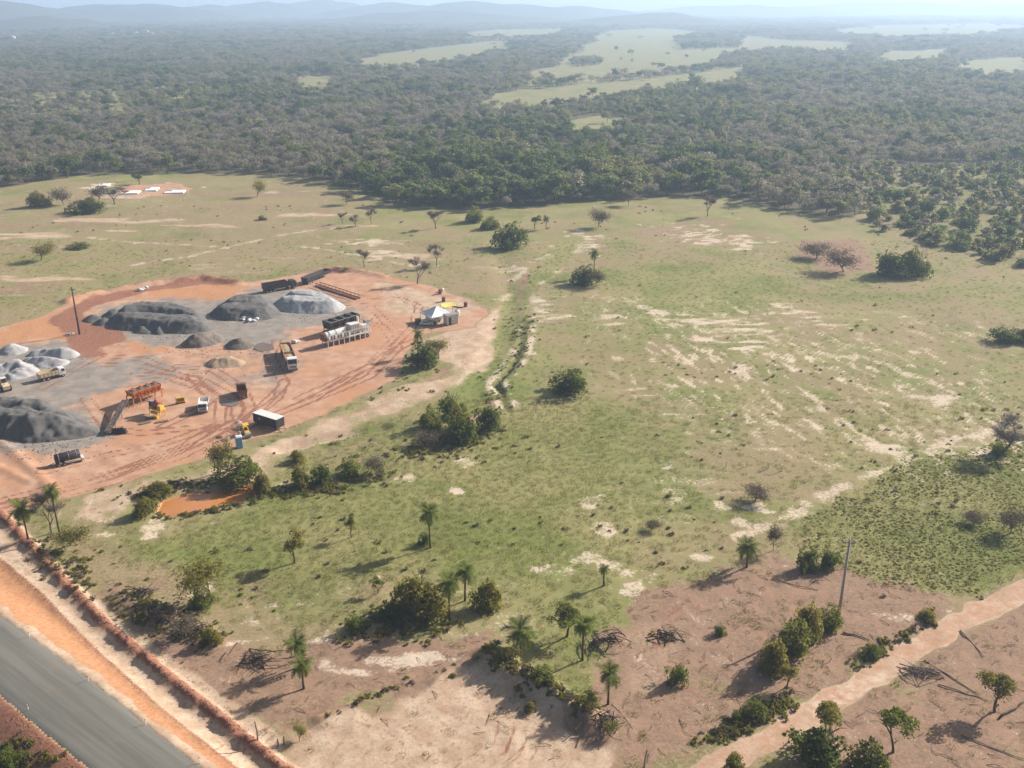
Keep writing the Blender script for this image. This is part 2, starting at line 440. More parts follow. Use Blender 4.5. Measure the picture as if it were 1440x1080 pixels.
def build_ground():
    ys = [-600, -200, -60, 0, 25, 45]; y = 56.0
    while y < 600: ys.append(y); y *= 1.0050
    while y < 26000: ys.append(y); y *= 1.045
    rows = ys = np.array(ys); t = np.linspace(-1, 1, 560)
    half = np.where(ys < 50, 80 + 0 * ys, 0.60 * ys + 46)
    outer = np.array([1.15, 1.5, 2.2, 3.5])
    tt = np.concatenate([-outer[::-1], t, outer]); X = half[:, None] * tt[None, :]; Y = np.repeat(ys[:, None], len(tt), 1)
    nr, nc = X.shape; x = X.ravel(); y = Y.ravel()
    z = ground_h(x, y)
    # road bed sits under the asphalt sheet
    dr = np.full(x.shape, -99.0); m = in_bbox(x, y, _road_poly, 4); dr[m] = poly_sd(x[m], y[m], _road_poly)
    z = np.where(dr > 0.25, z - 0.25, z)
    # ---- masks
    near = y < 460
    green = 0.27 + 0.46 * fbm(x, y, 45, 51, 3) + 0.60 * (fbm(x, y, 7, 53, 3) - 0.5)
    P = unl([(960, 470), (1060, 540)]); d = P[1] - P[0]; a = math.atan2(d[1], d[0])
    ru = x * math.cos(a) + y * math.sin(a); rv = -x * math.sin(a) + y * math.cos(a)
    streak = fbm(ru / 3.5, rv, 0.8, 61, 3); streak2 = fbm(x / 4.0, y, 1.6, 63, 3); big = fbm(x, y, 34, 65, 3)
    past = 1.0
    sand = sstep(0.52, 0.90, 0.74 * streak + 0.44 * big - 0.06) * 0.70 * (0.45 + 0.9 * fbm(x, y, 1.6, 62, 2))
    sand = np.maximum(sand, sstep(0.56, 0.86, 0.6 * streak2 + 0.52 * fbm(x, y, 26, 67, 2) - 0.04) * 0.62)
    far_right = poly_mask(x, y, [(840, 420), (1100, 420), (1440, 470), (1500, 640), (1200, 690), (1000, 600), (880, 520)], 14)
    sand = np.clip(sand * (0.75 + 0.7 * far_right), 0, 1)
    sand = np.maximum(sand, (0.13 + 0.52 * sstep(0.46, 0.78, fbm(ru / 3.5, rv, 1.1, 69, 3)) * (0.35 + 0.9 * fbm(x, y, 22, 70, 2))) * (0.62 + 0.55 * far_right))
    lush = poly_mask(x, y, [(560, 650), (800, 560), (960, 640), (900, 760), (700, 800), (480, 800), (200, 780), (330, 720)], 6, 2, 5) * 0.30
    lush += poly_mask(x, y, [(860, 380), (1060, 370), (1120, 420), (900, 470)], 10, 4, 6) * 0.25 + poly_mask(x, y, [(690, 480), (745, 450), (780, 560), (700, 640), (660, 560)], 4, 1, 7) * 0.22
    green = np.clip(green + lush, 0, 1)
    leftp = poly_mask(x, y, [(-300, 330), (0, 270), (420, 262), (640, 300), (700, 420), (460, 376), (280, 392), (100, 410), (-200, 470)], 10)
    green = green * (1 - 0.12 * leftp)
    sand *= 1 - 0.75 * lush
    # bare spots seen one by one
    sand = np.maximum(sand, spot_mask(x, y, [(735, 378, 22, 8), (820, 338, 24, 13), (775, 365, 14, 14), (758, 432, 26, 10), (790, 448, 26, 8), (742, 498, 12, 6), (845, 705, 28, 8), (850, 745, 14, 18),
        (655, 650, 14, 6), (572, 672, 12, 8), (945, 690, 16, 8), (1010, 710, 14, 8), (1045, 740, 22, 10), (1070, 715, 20, 8), (990, 785, 16, 6), (1320, 565, 40, 10), (1260, 630, 60, 8), (1300, 610, 40, 7),
        (1180, 500, 26, 6), (1000, 335, 50, 8), (960, 320, 40, 6), (1050, 345, 36, 7), (545, 358, 30, 6), (585, 372, 26, 8), (520, 340, 40, 5), (980, 610, 24, 6), (935, 655, 14, 6), (870, 790, 40, 12), (900, 820, 30, 14), (760, 800, 40, 6),
        (345, 860, 26, 14), (330, 900, 40, 10), (430, 850, 16, 8), (640, 690, 10, 5), (190, 745, 40, 10), (170, 730, 30, 8), (280, 830, 20, 8), (550, 930, 60, 14), (470, 900, 40, 8), (1330, 848, 26, 10), (1280, 865, 40, 8)], 80))
    for ln, w in [([(190, 372), (270, 360), (330, 345), (400, 330), (470, 322)], 3.0), ([(0, 330), (120, 335), (200, 342), (300, 346)], 2.5), ([(10, 344), (130, 350)], 2.0), ([(420, 345), (520, 360), (590, 375)], 3.0),
                  ([(1210, 500), (1310, 540), (1440, 600)], 1.2), ([(1180, 530), (1290, 570)], 1.0), ([(1440, 600), (1330, 620), (1215, 672), (1160, 695)], 3.0), ([(1160, 700), (1085, 735), (1040, 755)], 3.2), ([(200, 735), (330, 700), (420, 672), (490, 668)], 1.6)]:
        sand = np.maximum(sand, 0.62 * line_mask(x, y, ln, w * 0.8, 1.4, 2.2, 90, 2.2))
    brown = np.zeros_like(x); pale = np.zeros_like(x); red = np.zeros_like(x); orange = np.zeros_like(x); grey = np.zeros_like(x); damp = np.zeros_like(x); dark = np.zeros_like(x)
    # dark, thicker sward
    dark = np.maximum(dark, poly_mask(x, y, [(1110, 740), (1200, 690), (1290, 645), (1440, 610), (1600, 600), (1600, 760), (1440, 800), (1380, 840), (1260, 830), (1180, 800)], 1.5, 1.0, 12) * 0.45)
    dark = np.maximum(dark, sstep(0.55, 0.8, fbm(x, y, 14, 71, 3)) * 0.5 * (y < 430))
    green = np.maximum(green, poly_mask(x, y, [(1110, 740), (1200, 690), (1290, 645), (1440, 610), (1600, 600), (1600, 760), (1440, 800), (1380, 840), (1260, 830), (1180, 800)], 1.5, 1.0, 12) * 0.85)
    # cleared brown ground in front
    brown = np.maximum(brown, poly_mask(x, y, [(880, 850), (950, 812), (1090, 775), (1190, 800), (1290, 840), (1330, 860), (1200, 950), (1000, 1050), (900, 1110), (830, 1040), (850, 960), (870, 900)], 5.0, 6.0, 13) * 0.85)
    brown = np.maximum(brown, poly_mask(x, y, [(130, 800), (200, 820), (300, 890), (420, 900), (560, 900), (690, 890), (640, 945), (450, 1010), (360, 1040), (250, 960), (150, 860)], 3.0, 4.5, 14) * 0.85); green *= 1 - 0.5 * poly_mask(x, y, [(100, 760), (200, 790), (300, 850), (420, 880), (560, 900), (690, 890), (640, 945), (450, 1010), (360, 1040), (250, 960), (150, 860)], 4, 4, 14)
    brown = np.maximum(brown, poly_mask(x, y, [(1240, 935), (1330, 890), (1440, 850), (1600, 820), (1600, 1200), (1050, 1200), (1120, 1050)], 1.5, 1.2, 15) * 0.75)
    brown = np.maximum(brown, poly_mask(x, y, [(850, 330), (990, 300), (1090, 320), (1090, 345), (950, 350)], 6, 4, 16) * 0.5)
    brown = np.maximum(brown, poly_mask(x, y, [(1120, 340), (1210, 335), (1240, 380), (1180, 385), (1110, 360)], 4, 3, 17) * 0.8)
    brown = np.maximum(brown, poly_mask(x, y, [(690, 1000), (800, 985), (900, 1040), (900, 1120), (760, 1120)], 2, 2, 18) * 0.8)
    pale = np.maximum(pale, poly_mask(x, y, [(380, 1090), (440, 1030), (520, 1000), (640, 950), (695, 930), (740, 975), (820, 1020), (870, 1060), (860, 1200), (420, 1200)], 2.4, 3.6, 19) * 0.86)
    pale = np.maximum(pale, poly_mask(x, y, [(120, 694), (300, 655), (400, 610), (500, 570), (560, 545), (640, 520), (690, 505), (660, 540), (600, 570), (520, 602), (470, 618), (400, 650), (385, 690), (300, 690), (230, 700), (160, 735), (110, 730)], 2.5, 3.0, 20) * 0.62 * (0.5 + 0.9 * fbm(x, y, 3, 49, 3)))
    pale = np.maximum(pale, poly_mask(x, y, [(590, 480), (660, 450), (710, 425), (700, 470), (690, 520), (640, 520), (600, 500)], 2, 1.5, 22) * 0.7)
    pale = np.maximum(pale, poly_mask(x, y, [(880, 860), (1000, 850), (1000, 900), (960, 980), (870, 1000), (850, 930)], 3, 3, 23) * 0.45)
    pale = np.maximum(pale, poly_mask(x, y, [(120, 830), (190, 880), (300, 965), (410, 1045), (390, 1060), (280, 975), (160, 878)], 1.2, 1, 24) * 0.8)
    sand = np.maximum(sand, poly_mask(x, y, [(-80, 610), (0, 618), (60, 640), (100, 690), (40, 700), (-80, 712)], 1.5, 1, 25) * 0.9)
    brown = np.maximum(brown, 0.55 * leftp * sstep(0.52, 0.7, fbm(x / 2.5, y, 13, 72, 3))); pale = np.maximum(pale, 0.62 * leftp * sstep(0.6, 0.75, fbm(x / 3.0, y, 9, 73, 3)))
    brown *= np.clip(0.45 + 1.0 * fbm(x, y, 5, 48, 3), 0, 1)
    # yard
    yard_d = np.full(x.shape, -99.0); m = in_bbox(x, y, _yard, 12); yard_d[m] = poly_sd(x[m], y[m], _yard) + (fbm(x[m], y[m], 5, 26, 3) - 0.5) * 3.0
    yard = sstep(-1.2, 1.2, yard_d); red = np.maximum(red, yard)
    green *= 1 - yard; sand *= 1 - 0.9 * yard * (1 - poly_mask(x, y, [(-80, 610), (0, 618), (60, 640), (100, 690), (40, 700), (-80, 712)], 1.5)); dark *= 1 - yard
    pale = np.maximum(pale * (1 - yard), 0)
    for px, v in [([(215, 410), (290, 398), (340, 404), (315, 424), (270, 432), (225, 424)], 1.0), ([(-60, 478), (20, 458), (90, 440), (118, 452), (112, 476), (40, 482), (-60, 494)], 0.95), ([(170, 470), (240, 468), (270, 476), (210, 500), (150, 500)], 0.6), ([(500, 390), (560, 400), (580, 420), (480, 440), (420, 470), (390, 500), (420, 440)], 0.45)]:
        orange = np.maximum(orange, poly_mask(x, y, px, 3.5, 4.5, 27) * v)
    for px, v in [([(68, 446), (130, 418), (215, 402), (290, 390), (345, 398), (280, 401), (200, 412), (140, 428), (112, 446), (165, 462), (172, 478), (140, 496), (98, 500), (96, 474)], 1.0), ([(100, 485), (160, 478), (150, 500), (105, 504)], 0.7), ([(440, 384), (468, 376), (520, 384), (470, 384)], 0.8)]:
        damp = np.maximum(damp, poly_mask(x, y, px, 2.2, 2.5, 28) * v * 0.9)
    for px, v in [([(-80, 486), (90, 480), (150, 505), (230, 500), (270, 520), (250, 545), (180, 535), (110, 560), (160, 600), (150, 618), (60, 640), (0, 625), (-80, 600)], 0.9), ([(120, 440), (230, 418), (330, 420), (360, 405), (420, 405), (490, 425), (500, 445), (400, 470), (380, 500), (330, 490), (260, 490), (180, 475)], 0.95),
                  ([(330, 490), (400, 500), (430, 520), (400, 560), (350, 545), (300, 540), (220, 520), (240, 505)], 0.6), ([(225, 545), (290, 550), (300, 585), (240, 590)], 0.35)]:
        grey = np.maximum(grey, poly_mask(x, y, px, 4.5, 5.0, 29) * v)
    tan = poly_mask(x, y, [(240, 488), (300, 480), (380, 495), (370, 525), (300, 530), (250, 512)], 3, 2, 30) * 0.8
    sand = np.maximum(sand, tan * 0.8); grey *= 1 - 0.6 * tan
    pale = np.maximum(pale, yard * 0.85 * poly_mask(x, y, [(500, 392), (640, 415), (690, 432), (620, 470), (540, 500), (430, 570), (360, 600), (320, 560), (420, 530), (520, 470)], 6, 4, 32)); 
    red *= 1 - 0.75 * poly_mask(x, y, [(520, 392), (640, 415), (690, 432), (600, 462), (540, 440)], 6, 4, 33)
    # wheel tracks
    arcs = [[(430 + 40 * i + 120 * math.cos(a), 1080 - 6 * i - 70 * math.sin(a)) for a in np.linspace(0.2, 2.9, 9)] for i in range(4)] + [[(660 + 26 * i, 985 + 4 * i), (690 + 24 * i, 1020), (680 + 20 * i, 1060), (640 + 20 * i, 1090)] for i in range(4)] + [[(960 + 14 * i, 840 + 10 * i), (905 + 8 * i, 890), (930 + 8 * i, 950), (1000, 1000 + 8 * i)] for i in range(3)] + [[(1290, 1010 + 12 * i), (1360, 1025 + 12 * i), (1440, 1010 + 14 * i)] for i in range(3)]
    for tr in arcs:
        P = unl(tr); mm = in_bbox(x, y, P, 3); dd, _ = seg_dist(x[mm], y[mm], P); k = np.exp(-((np.abs(dd - 0.8)) / 0.26) ** 2); brown[mm] = np.maximum(brown[mm], 0.7 * k); damp[mm] = np.maximum(damp[mm], 0.62 * k * (0.25 + fbm(x[mm], y[mm], 3, 35, 2)))
    tracks = [[(-60, 737), (60, 702), (160, 678), (260, 640), (330, 605), (352, 575), (340, 545), (300, 520), (250, 515)], [(-60, 720), (60, 690), (170, 662), (260, 628), (310, 595), (310, 565), (280, 545), (235, 530), (190, 525)],
              [(330, 605), (420, 570), (520, 530), (560, 490), (540, 460), (470, 440)], [(350, 600), (440, 560), (530, 510), (580, 460), (590, 430), (540, 410)], [(390, 480), (380, 500), (400, 540), (350, 590)], [(120, 560), (150, 600), (200, 610), (290, 600)], [(-60, 726), (90, 690), (200, 655), (290, 620), (335, 590), (330, 560), (285, 535), (200, 515), (130, 512)], [(300, 605), (350, 590), (390, 560), (400, 535)], [(540, 500), (600, 470), (610, 440), (560, 420), (500, 418)], [(420, 560), (520, 515), (560, 470), (520, 430), (440, 425)], [(240, 520), (200, 505), (140, 500), (60, 545)], [(230, 600), (280, 575), (300, 560), (270, 530)], [(60, 665), (150, 640), (230, 625), (300, 600)]]
    for tr in tracks:
        P = unl(tr); mm = in_bbox(x, y, P, 4)
        dd, _ = seg_dist(x[mm], y[mm], P); k = np.exp(-((np.abs(dd - 1.0)) / 0.35) ** 2); damp[mm] = np.maximum(damp[mm], 0.85 * k * (0.5 + fbm(x[mm], y[mm], 6, 35, 2)))
    # road side strips
    m = in_bbox(x, y, np.vstack([_road_poly, _berm]), 12)
    xs, ys = x[m], y[m]; d1 = poly_sd(xs, ys, _road_poly); d2, s2 = seg_dist(xs, ys, _bank); d3, s3 = seg_dist(xs, ys, _berm)
    nn = (fbm(xs, ys, 3, 36, 3) - 0.5) * 0.8
    north = np.where(seg_dist(xs, ys, _rn)[0] < seg_dist(xs, ys, _rs)[0], 1.0, 0.0)
    strip = sstep(-0.6, 0.2, np.where(s3 > 0, 1, -1) * d3 + 1.2 + nn) * north * (1 - sstep(-0.5, 0.5, d1)) * (ys < un(0, 716)[1])
    o_part = sstep(-0.3, 0.4, np.where(s2 > 0, 1, -1) * d2 + nn * 0.6)
    orange[m] = np.maximum(orange[m], strip * o_part * 0.95); pale_s = strip * (1 - o_part)
    pale[m] = np.maximum(pale[m], pale_s * 0.9); orange[m] = np.maximum(orange[m], pale_s * 0.22); 
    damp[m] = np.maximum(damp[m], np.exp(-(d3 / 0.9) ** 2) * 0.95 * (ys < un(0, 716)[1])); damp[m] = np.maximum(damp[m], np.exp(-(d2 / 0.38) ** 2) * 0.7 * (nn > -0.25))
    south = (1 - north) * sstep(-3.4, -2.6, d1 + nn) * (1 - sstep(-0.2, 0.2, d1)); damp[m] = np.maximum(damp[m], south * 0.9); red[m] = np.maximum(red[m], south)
    far_s = (1 - north) * (1 - sstep(-3.4, -2.6, d1 + nn)) * (s3 > 0); dark[m] = np.maximum(dark[m], far_s * 0.9); brown[m] *= 1 - far_s
    apron = north * sstep(-1.5, -0.9, d1 + nn * 1.6); pale[m] = np.maximum(pale[m], apron); orange[m] *= 1 - 0.75 * apron
    green[m] *= 1 - strip; sand[m] *= 1 - strip; brown[m] *= 1 - strip
    # the creek bed winding down past the yard
    for ln, w in [([(806, 335), (775, 372), (738, 398), (722, 440), (716, 480), (700, 512), (676, 545), (650, 575)], 7.0)]:
        kk = line_mask(x, y, ln, w, 1.6, 2.6, 44, 5); green = np.clip(green + 0.30 * kk, 0, 1); sand *= 1 - 0.5 * kk
        ke = line_mask(x, y, ln, w + 5, 2.0, 3.0, 45, 5) * (1 - kk); sand = np.maximum(sand, 0.62 * ke * sstep(0.35, 0.62, fbm(x, y, 9, 46, 2)))
    for ln in ([(742, 380), (732, 410), (728, 440)], [(700, 560), (672, 585), (640, 612), (590, 640), (530, 660)], [(640, 512), (600, 540), (560, 560), (500, 580)]):
        kk = line_mask(x, y, ln, 1.3, 0.5, 1.2, 47, 2.5); brown = np.maximum(brown, 0.8 * kk); dark = np.maximum(dark, 0.5 * kk)
    # dirt road
    k = 1 - sstep(1.3, 2.1, seg_dist(x, y, _droad)[0] + (fbm(x, y, 3, 37, 3) - 0.5) * 1.7)
    pale = np.maximum(pale, k); red = np.maximum(red, k * 0.5); green *= 1 - k; brown *= 1 - k; dark *= 1 - k
    sand = np.maximum(sand * (1 - k), 0.95 * k * poly_mask(x, y, [(1125, 990), (1240, 935), (1260, 950), (1150, 1020)], 1.2, 0.8, 38))
    # gully banks, forest floor, far fields
    P = unl(GULLY); mm = in_bbox(x, y, P, 6); dd, _ = seg_dist(x[mm], y[mm], P); dark[mm] = np.maximum(dark[mm], 0.9 - 0.9 * sstep(0.5, 1.2, dd)); brown[mm] *= sstep(0.5, 2.0, dd); sand[mm] = np.maximum(sand[mm], 0.75 * np.exp(-((dd - 1.8) / 1.4) ** 2) * sstep(0.35, 0.6, fbm(x[mm], y[mm], 4, 34, 2)))
    pond_k = np.zeros_like(x); mm = in_bbox(x, y, _pond, 4); pond_k[mm] = sstep(-1.4, 0, poly_sd(x[mm], y[mm], _pond)); orange = np.maximum(orange, pond_k * 0.8)
    fo = np.zeros_like(x); mm = y > 250
    fo[mm] = sstep(-6, 6, poly_sd(x[mm], y[mm], _forest_poly) + (fbm(x[mm], y[mm], 14, 39, 2) - 0.5) * 10)
    fo = np.maximum(fo, 0.0); sh = np.zeros_like(x); sh[mm] = sstep(-8, 8, poly_sd(x[mm], y[mm], _shrub_poly)); fo *= 1 - sh; dark = np.maximum(dark, sh * 0.55)
    fd = np.zeros_like(x); mm = y > 600
    nzf = (fbm(x[mm], y[mm], 60, 42, 3) - 0.5) * 50
    for Pf in _fields: fd[mm] = np.maximum(fd[mm], sstep(-14, 14, poly_sd(x[mm], y[mm], Pf) + nzf))
    fo *= 1 - fd
    for c in (sand, brown, pale): c *= 1 - fo
    red = np.maximum(red, poly_mask(x, y, [(165, 262), (250, 258), (268, 266), (230, 276), (165, 276)], 3, 3, 40) * 0.9 * (1 - fo)); sand = np.maximum(sand, spot_mask(x, y, [(180, 270, 26, 6), (215, 266, 20, 6), (250, 267, 22, 5), (140, 262, 20, 5), (200, 268, 20, 5)], 95) * 1.3)
    GRID.update(ys=rows, half=half, tt=tt, shape=X.shape, green=green, sand=sand, red=red, brown=brown, pale=pale, dark=dark, fo=fo, fd=fd, yard=yard, damp=damp, orange=orange, sh=sh, pond=pond_k, road=dr)
    def pack(a, b, c): return np.stack([a, b, c, np.ones_like(a)], 1).astype(np.float32)
    masks = {'mask_a': pack(green, sand, red), 'mask_b': pack(orange, brown, fo), 'mask_c': pack(fd, pale, damp), 'mask_d': pack(grey, dark, yard)}
    # normals of the whole sheet, so that the pieces cut from it stay seamless
    idx = np.arange(nr * nc).reshape(nr, nc)
    Q = np.stack([idx[:-1, :-1], idx[:-1, 1:], idx[1:, 1:], idx[1:, :-1]], -1).reshape(-1, 4)
    Vv = np.stack([x, y, z], 1); fn = np.cross(Vv[Q[:, 2]] - Vv[Q[:, 0]], Vv[Q[:, 3]] - Vv[Q[:, 1]])
    nrm = np.zeros_like(Vv)
    for k in range(4):
        for c in range(3): nrm[:, c] += np.bincount(Q[:, k], fn[:, c], len(Vv))
    nrm /= np.linalg.norm(nrm, axis=1, keepdims=True) + 1e-12
    qc = lambda a: a[Q].mean(1)
    d_road = seg_dist(qc(x), qc(y), _droad)[0]; dra = np.full(len(Q), -99.0); cx, cyy = qc(x), qc(y)
    mm = in_bbox(cx, cyy, _road_poly, 15); dra[mm] = poly_sd(cx[mm], cyy[mm], _road_poly)
    part = np.zeros(len(Q), int)
    part[qc(fo) > 0.5] = 4; part[qc(fd) > 0.5] = 5; part[qc(yard) > 0.5] = 1; part[d_road < 1.75] = 2
    st = np.zeros_like(x); st_idx = np.where(m)[0]; st[st_idx] = strip; part[qc(st) > 0.5] = 3
    for k, nm in enumerate(['ground', 'yard', 'dirt_road', 'road_shoulder', 'forest_floor', 'field']):
        q = Q[part == k]
        if not len(q): continue
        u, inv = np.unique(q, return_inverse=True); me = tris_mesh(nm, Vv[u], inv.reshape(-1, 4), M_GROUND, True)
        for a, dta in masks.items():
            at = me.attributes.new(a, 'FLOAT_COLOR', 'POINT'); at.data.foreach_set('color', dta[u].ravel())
        me.normals_split_custom_set_from_vertices(nrm[u].astype(np.float32))
        tag(link(nm, me), kind='structure')
build_ground()

# asphalt road: crowned sheet with frayed edges
def build_road():
    def resample(P, n):
        d = np.r_[0, np.cumsum(np.hypot(*np.diff(P, axis=0).T))]; s = np.linspace(0, d[-1], n)
        return np.stack([np.interp(s, d, P[:, 0]), np.interp(s, d, P[:, 1])], 1)
    n, k = 260, 15; A = resample(_rn, n); B = resample(_rs, n); V = []; F = []
    for i in range(n):
        j = 0.22 * (vn(np.array([i * 0.31]), np.array([0.5]), 7)[0] - 0.5); j2 = 0.3 * (vn(np.array([i * 0.27]), np.array([3.5]), 9)[0] - 0.5)
        for c in range(k):
            f = c / (k - 1); p = A[i] * (1 - f) + B[i] * f; dirn = (B[i] - A[i]) / np.linalg.norm(B[i] - A[i])
            p = p + dirn * (j * (1 - f) + j2 * f)
            z = 1.33 + 0.10 * (1 - (2 * f - 1) ** 2)
            if c in (0, k - 1): z -= 0.16
            V.append((p[0], p[1], z))
    for i in range(n - 1):
        for c in range(k - 1): a = i * k + c; F.append((a, a + k, a + k + 1, a + 1))
    t = NT('fresh_asphalt'); g = t.node('ShaderNodeNewGeometry'); P = g.outputs['Position']
    mp = t.node('ShaderNodeMapping'); d = _rn[3] - _rn[2]; mp.inputs['Rotation'].default_value = (0, 0, -math.atan2(d[1], d[0])); m2 = t.node('ShaderNodeMapping'); m2.inputs['Scale'].default_value = (0.03, 0.75, 1)
    t.link(P, mp.inputs['Vector']); t.link(mp.outputs[0], m2.inputs['Vector']); n1 = t.noise(1.0, 5, 0.6, m2.outputs[0]); n2 = t.noise(7, 4, 0.7, P); n3 = t.noise(0.25, 3, 0.5, P)
    c = t.mix(t.ramp(n1, 0.38, 0.66), (0.128, 0.122, 0.106, 1), (0.185, 0.175, 0.150, 1)); c = t.mix(t.math('MULTIPLY', t.ramp(n2, 0.4, 0.8), 0.35), c, (0.20, 0.19, 0.165, 1))
    c = t.mix(t.math('MULTIPLY', t.ramp(n3, 0.55, 0.8), 0.3), c, (0.25, 0.19, 0.14, 1))
    t.principled(c, 0.92, 0, 0.12, t.bump(n2, 0.3, 0.02))
    o = mesh_obj('road', V, F, t.m, None, True); bm = bmesh.new(); bm.from_mesh(o.data); bmesh.ops.recalc_face_normals(bm, faces=bm.faces)
    if bm.faces[0].normal.z < 0: bmesh.ops.reverse_faces(bm, faces=bm.faces)
    bm.to_mesh(o.data); bm.free(); tag(o, kind='structure')
build_road()

def water_sheet(name, pts, z, col, rough=0.06):
    t = NT(name + '_water'); g = t.node('ShaderNodeNewGeometry'); n = t.noise(0.8, 3, 0.5, g.outputs['Position']); n2 = t.noise(0.12, 3, 0.5, g.outputs['Position'])
    t.principled(t.mix(t.ramp(n2, 0.3, 0.7), col, tuple(c * 0.8 for c in col[:3]) + (1,)), rough, 0, 0.5, t.bump(n, 0.05, 0.02))
    P = unl(pts); c = P.mean(0); P = c + (P - c) * 1.06
    V = [(c[0], c[1], z)] + [(p[0], p[1], z) for p in P]; F = [(0, i + 1, (i + 1) % len(P) + 1) for i in range(len(P))]
    o = mesh_obj(name, V, F, t.m); bm = bmesh.new(); bm.from_mesh(o.data)
    for f in bm.faces:
        if f.normal.z < 0: f.normal_flip()
    bm.to_mesh(o.data); bm.free(); return tag(o, kind='structure')
water_sheet('pond', POND, -0.38, (0.50, 0.205, 0.065, 1), 0.05)

def puddle(px, py, rx, ry, col=(0.20, 0.13, 0.09, 1)):
    pts = [(px + rx * math.cos(a) * (0.8 + 0.35 * random.random()), py + ry * math.sin(a) * (0.8 + 0.35 * random.random())) for a in np.linspace(0, 2 * math.pi, 18, False)]
    P = unl(pts); z = float(ground_h(P[:, 0], P[:, 1]).max()) - 0.015
    water_sheet('puddle', pts, z, col, 0.04)
puddle(322, 567, 13, 5); puddle(372, 489, 14, 6); 

# low hills along the horizon
M_HILL = earth('wooded_hill', (0.055, 0.062, 0.035, 1), (0.085, 0.075, 0.045, 1), 0.02, 0.3)
def hill(px, hw, peak_y, dist, depth=0.35):
    cxw = (px - 720) / FPX * dist * CP; W = hw / FPX * dist * CP
    zt = CAM_H + (HORIZON - peak_y) / FPX * dist * CP * CP
    n = 46; g = np.linspace(-1, 1, n); V = []; F = []
    for i in range(n):
        for j in range(n):
            x = cxw + g[i] * W * 1.6; y = dist + g[j] * max(W * depth * 2, 500)
            r = math.hypot(g[i], g[j]); base = max(0, 1 - r ** 1.6) ** 1.25
            nz = float(fbm(np.array([x]), np.array([y]), W * 0.5 + 60, 77, 4)[0])
            V.append((x, y, -6 + (zt + 6) * base * (0.62 + 0.76 * nz)))
    for i in range(n - 1):
        for j in range(n - 1): a = i * n + j; F.append((a, a + n, a + n + 1, a + 1))
    tag(mesh_obj('hill', V, F, M_HILL, None, True), kind='structure')
for a in [(-30, 105, -12, 3300), (185, 95, -5, 3900), (62, 55, 24, 2600), (300, 60, 3, 4600), (375, 62, -8, 4900), (455, 58, -9, 5200), (560, 80, -3, 4600), (690, 110, -7, 4200), (800, 90, 3, 4400), (925, 85, 15, 3200), (1260, 190, -1, 6800), (1040, 110, 2, 6000), (1430, 120, 0, 6500), (620, 120, 12, 3500)]:
    hill(a[0], a[1] * 1.25, a[2] * 0.7 + 6.5, a[3] * 1.3)

# ------------------------------------------------------------------ vegetation
L_DARK = leaf_mat('leaf_dark_green', (0.055, 0.082, 0.022, 1), (0.155, 0.175, 0.045, 1), 0.48)
L_MID = leaf_mat('leaf_mid_green', (0.100, 0.128, 0.030, 1), (0.225, 0.230, 0.055, 1), 0.48)
L_OLIVE = leaf_mat('leaf_olive', (0.140, 0.138, 0.038, 1), (0.290, 0.250, 0.070, 1), 0.48)
L_BRIGHT = leaf_mat('leaf_bright_green', (0.100, 0.140, 0.026, 1), (0.180, 0.205, 0.045, 1), 0.45)
L_SCRUB = leaf_mat('leaf_yellow_green_scrub', (0.190, 0.185, 0.048, 1), (0.320, 0.275, 0.085, 1), 0.5)
L_DRY = leaf_mat('leaf_dry_grey_brown', (0.120, 0.096, 0.070, 1), (0.190, 0.150, 0.115, 1), 0.3)
L_PALM = leaf_mat('palm_frond', (0.085, 0.115, 0.026, 1), (0.160, 0.180, 0.050, 1), 0.4)
L_GRASS = leaf_mat('grass_blade_green', (0.150, 0.160, 0.045, 1), (0.260, 0.230, 0.085, 1), 0.45, 0.8)
L_STRAW = leaf_mat('grass_blade_straw', (0.220, 0.170, 0.085, 1), (0.330, 0.250, 0.130, 1), 0.35, 0.8)
F_DARK = leaf_mat('forest_dark_green', (0.050, 0.078, 0.034, 1), (0.135, 0.170, 0.070, 1), 0.5, 0.75)
F_MID = leaf_mat('forest_mid_green', (0.100, 0.125, 0.055, 1), (0.210, 0.230, 0.105, 1), 0.5, 0.75)
F_OLIVE = leaf_mat('forest_olive', (0.145, 0.145, 0.072, 1), (0.280, 0.265, 0.145, 1), 0.5, 0.75)
F_DRY = leaf_mat('forest_dry_grey', (0.170, 0.150, 0.128, 1), (0.330, 0.290, 0.255, 1), 0.42, 0.75)
M_BARK = earth('bark_brown', (0.135, 0.095, 0.065, 1), (0.085, 0.062, 0.045, 1), 4, 0.4)
M_TWIG = earth('bark_pale_grey', (0.230, 0.180, 0.145, 1), (0.150, 0.115, 0.092, 1), 4, 0.3)
M_DEAD = earth('dead_wood', (0.120, 0.080, 0.058, 1), (0.240, 0.175, 0.130, 1), 2.5, 0.4)

def leaf_quads(C, N, size, r, aspect=0.62):
    k = len(C); T = r.normal(size=(k, 3)); T -= (T * N).sum(1, keepdims=True) * N; T /= np.linalg.norm(T, axis=1, keepdims=True) + 1e-9
    B = np.cross(N, T); s = size * r.uniform(0.6, 1.35, (k, 1)); a = T * s * 0.5; b = B * s * 0.5 * aspect
    bend = N * s * 0.14
    V = np.stack([C - a - bend, C + b * 1.0, C + a - bend, C - b * 1.0], 1).reshape(-1, 3)
    return V, np.arange(k * 4).reshape(-1, 4)

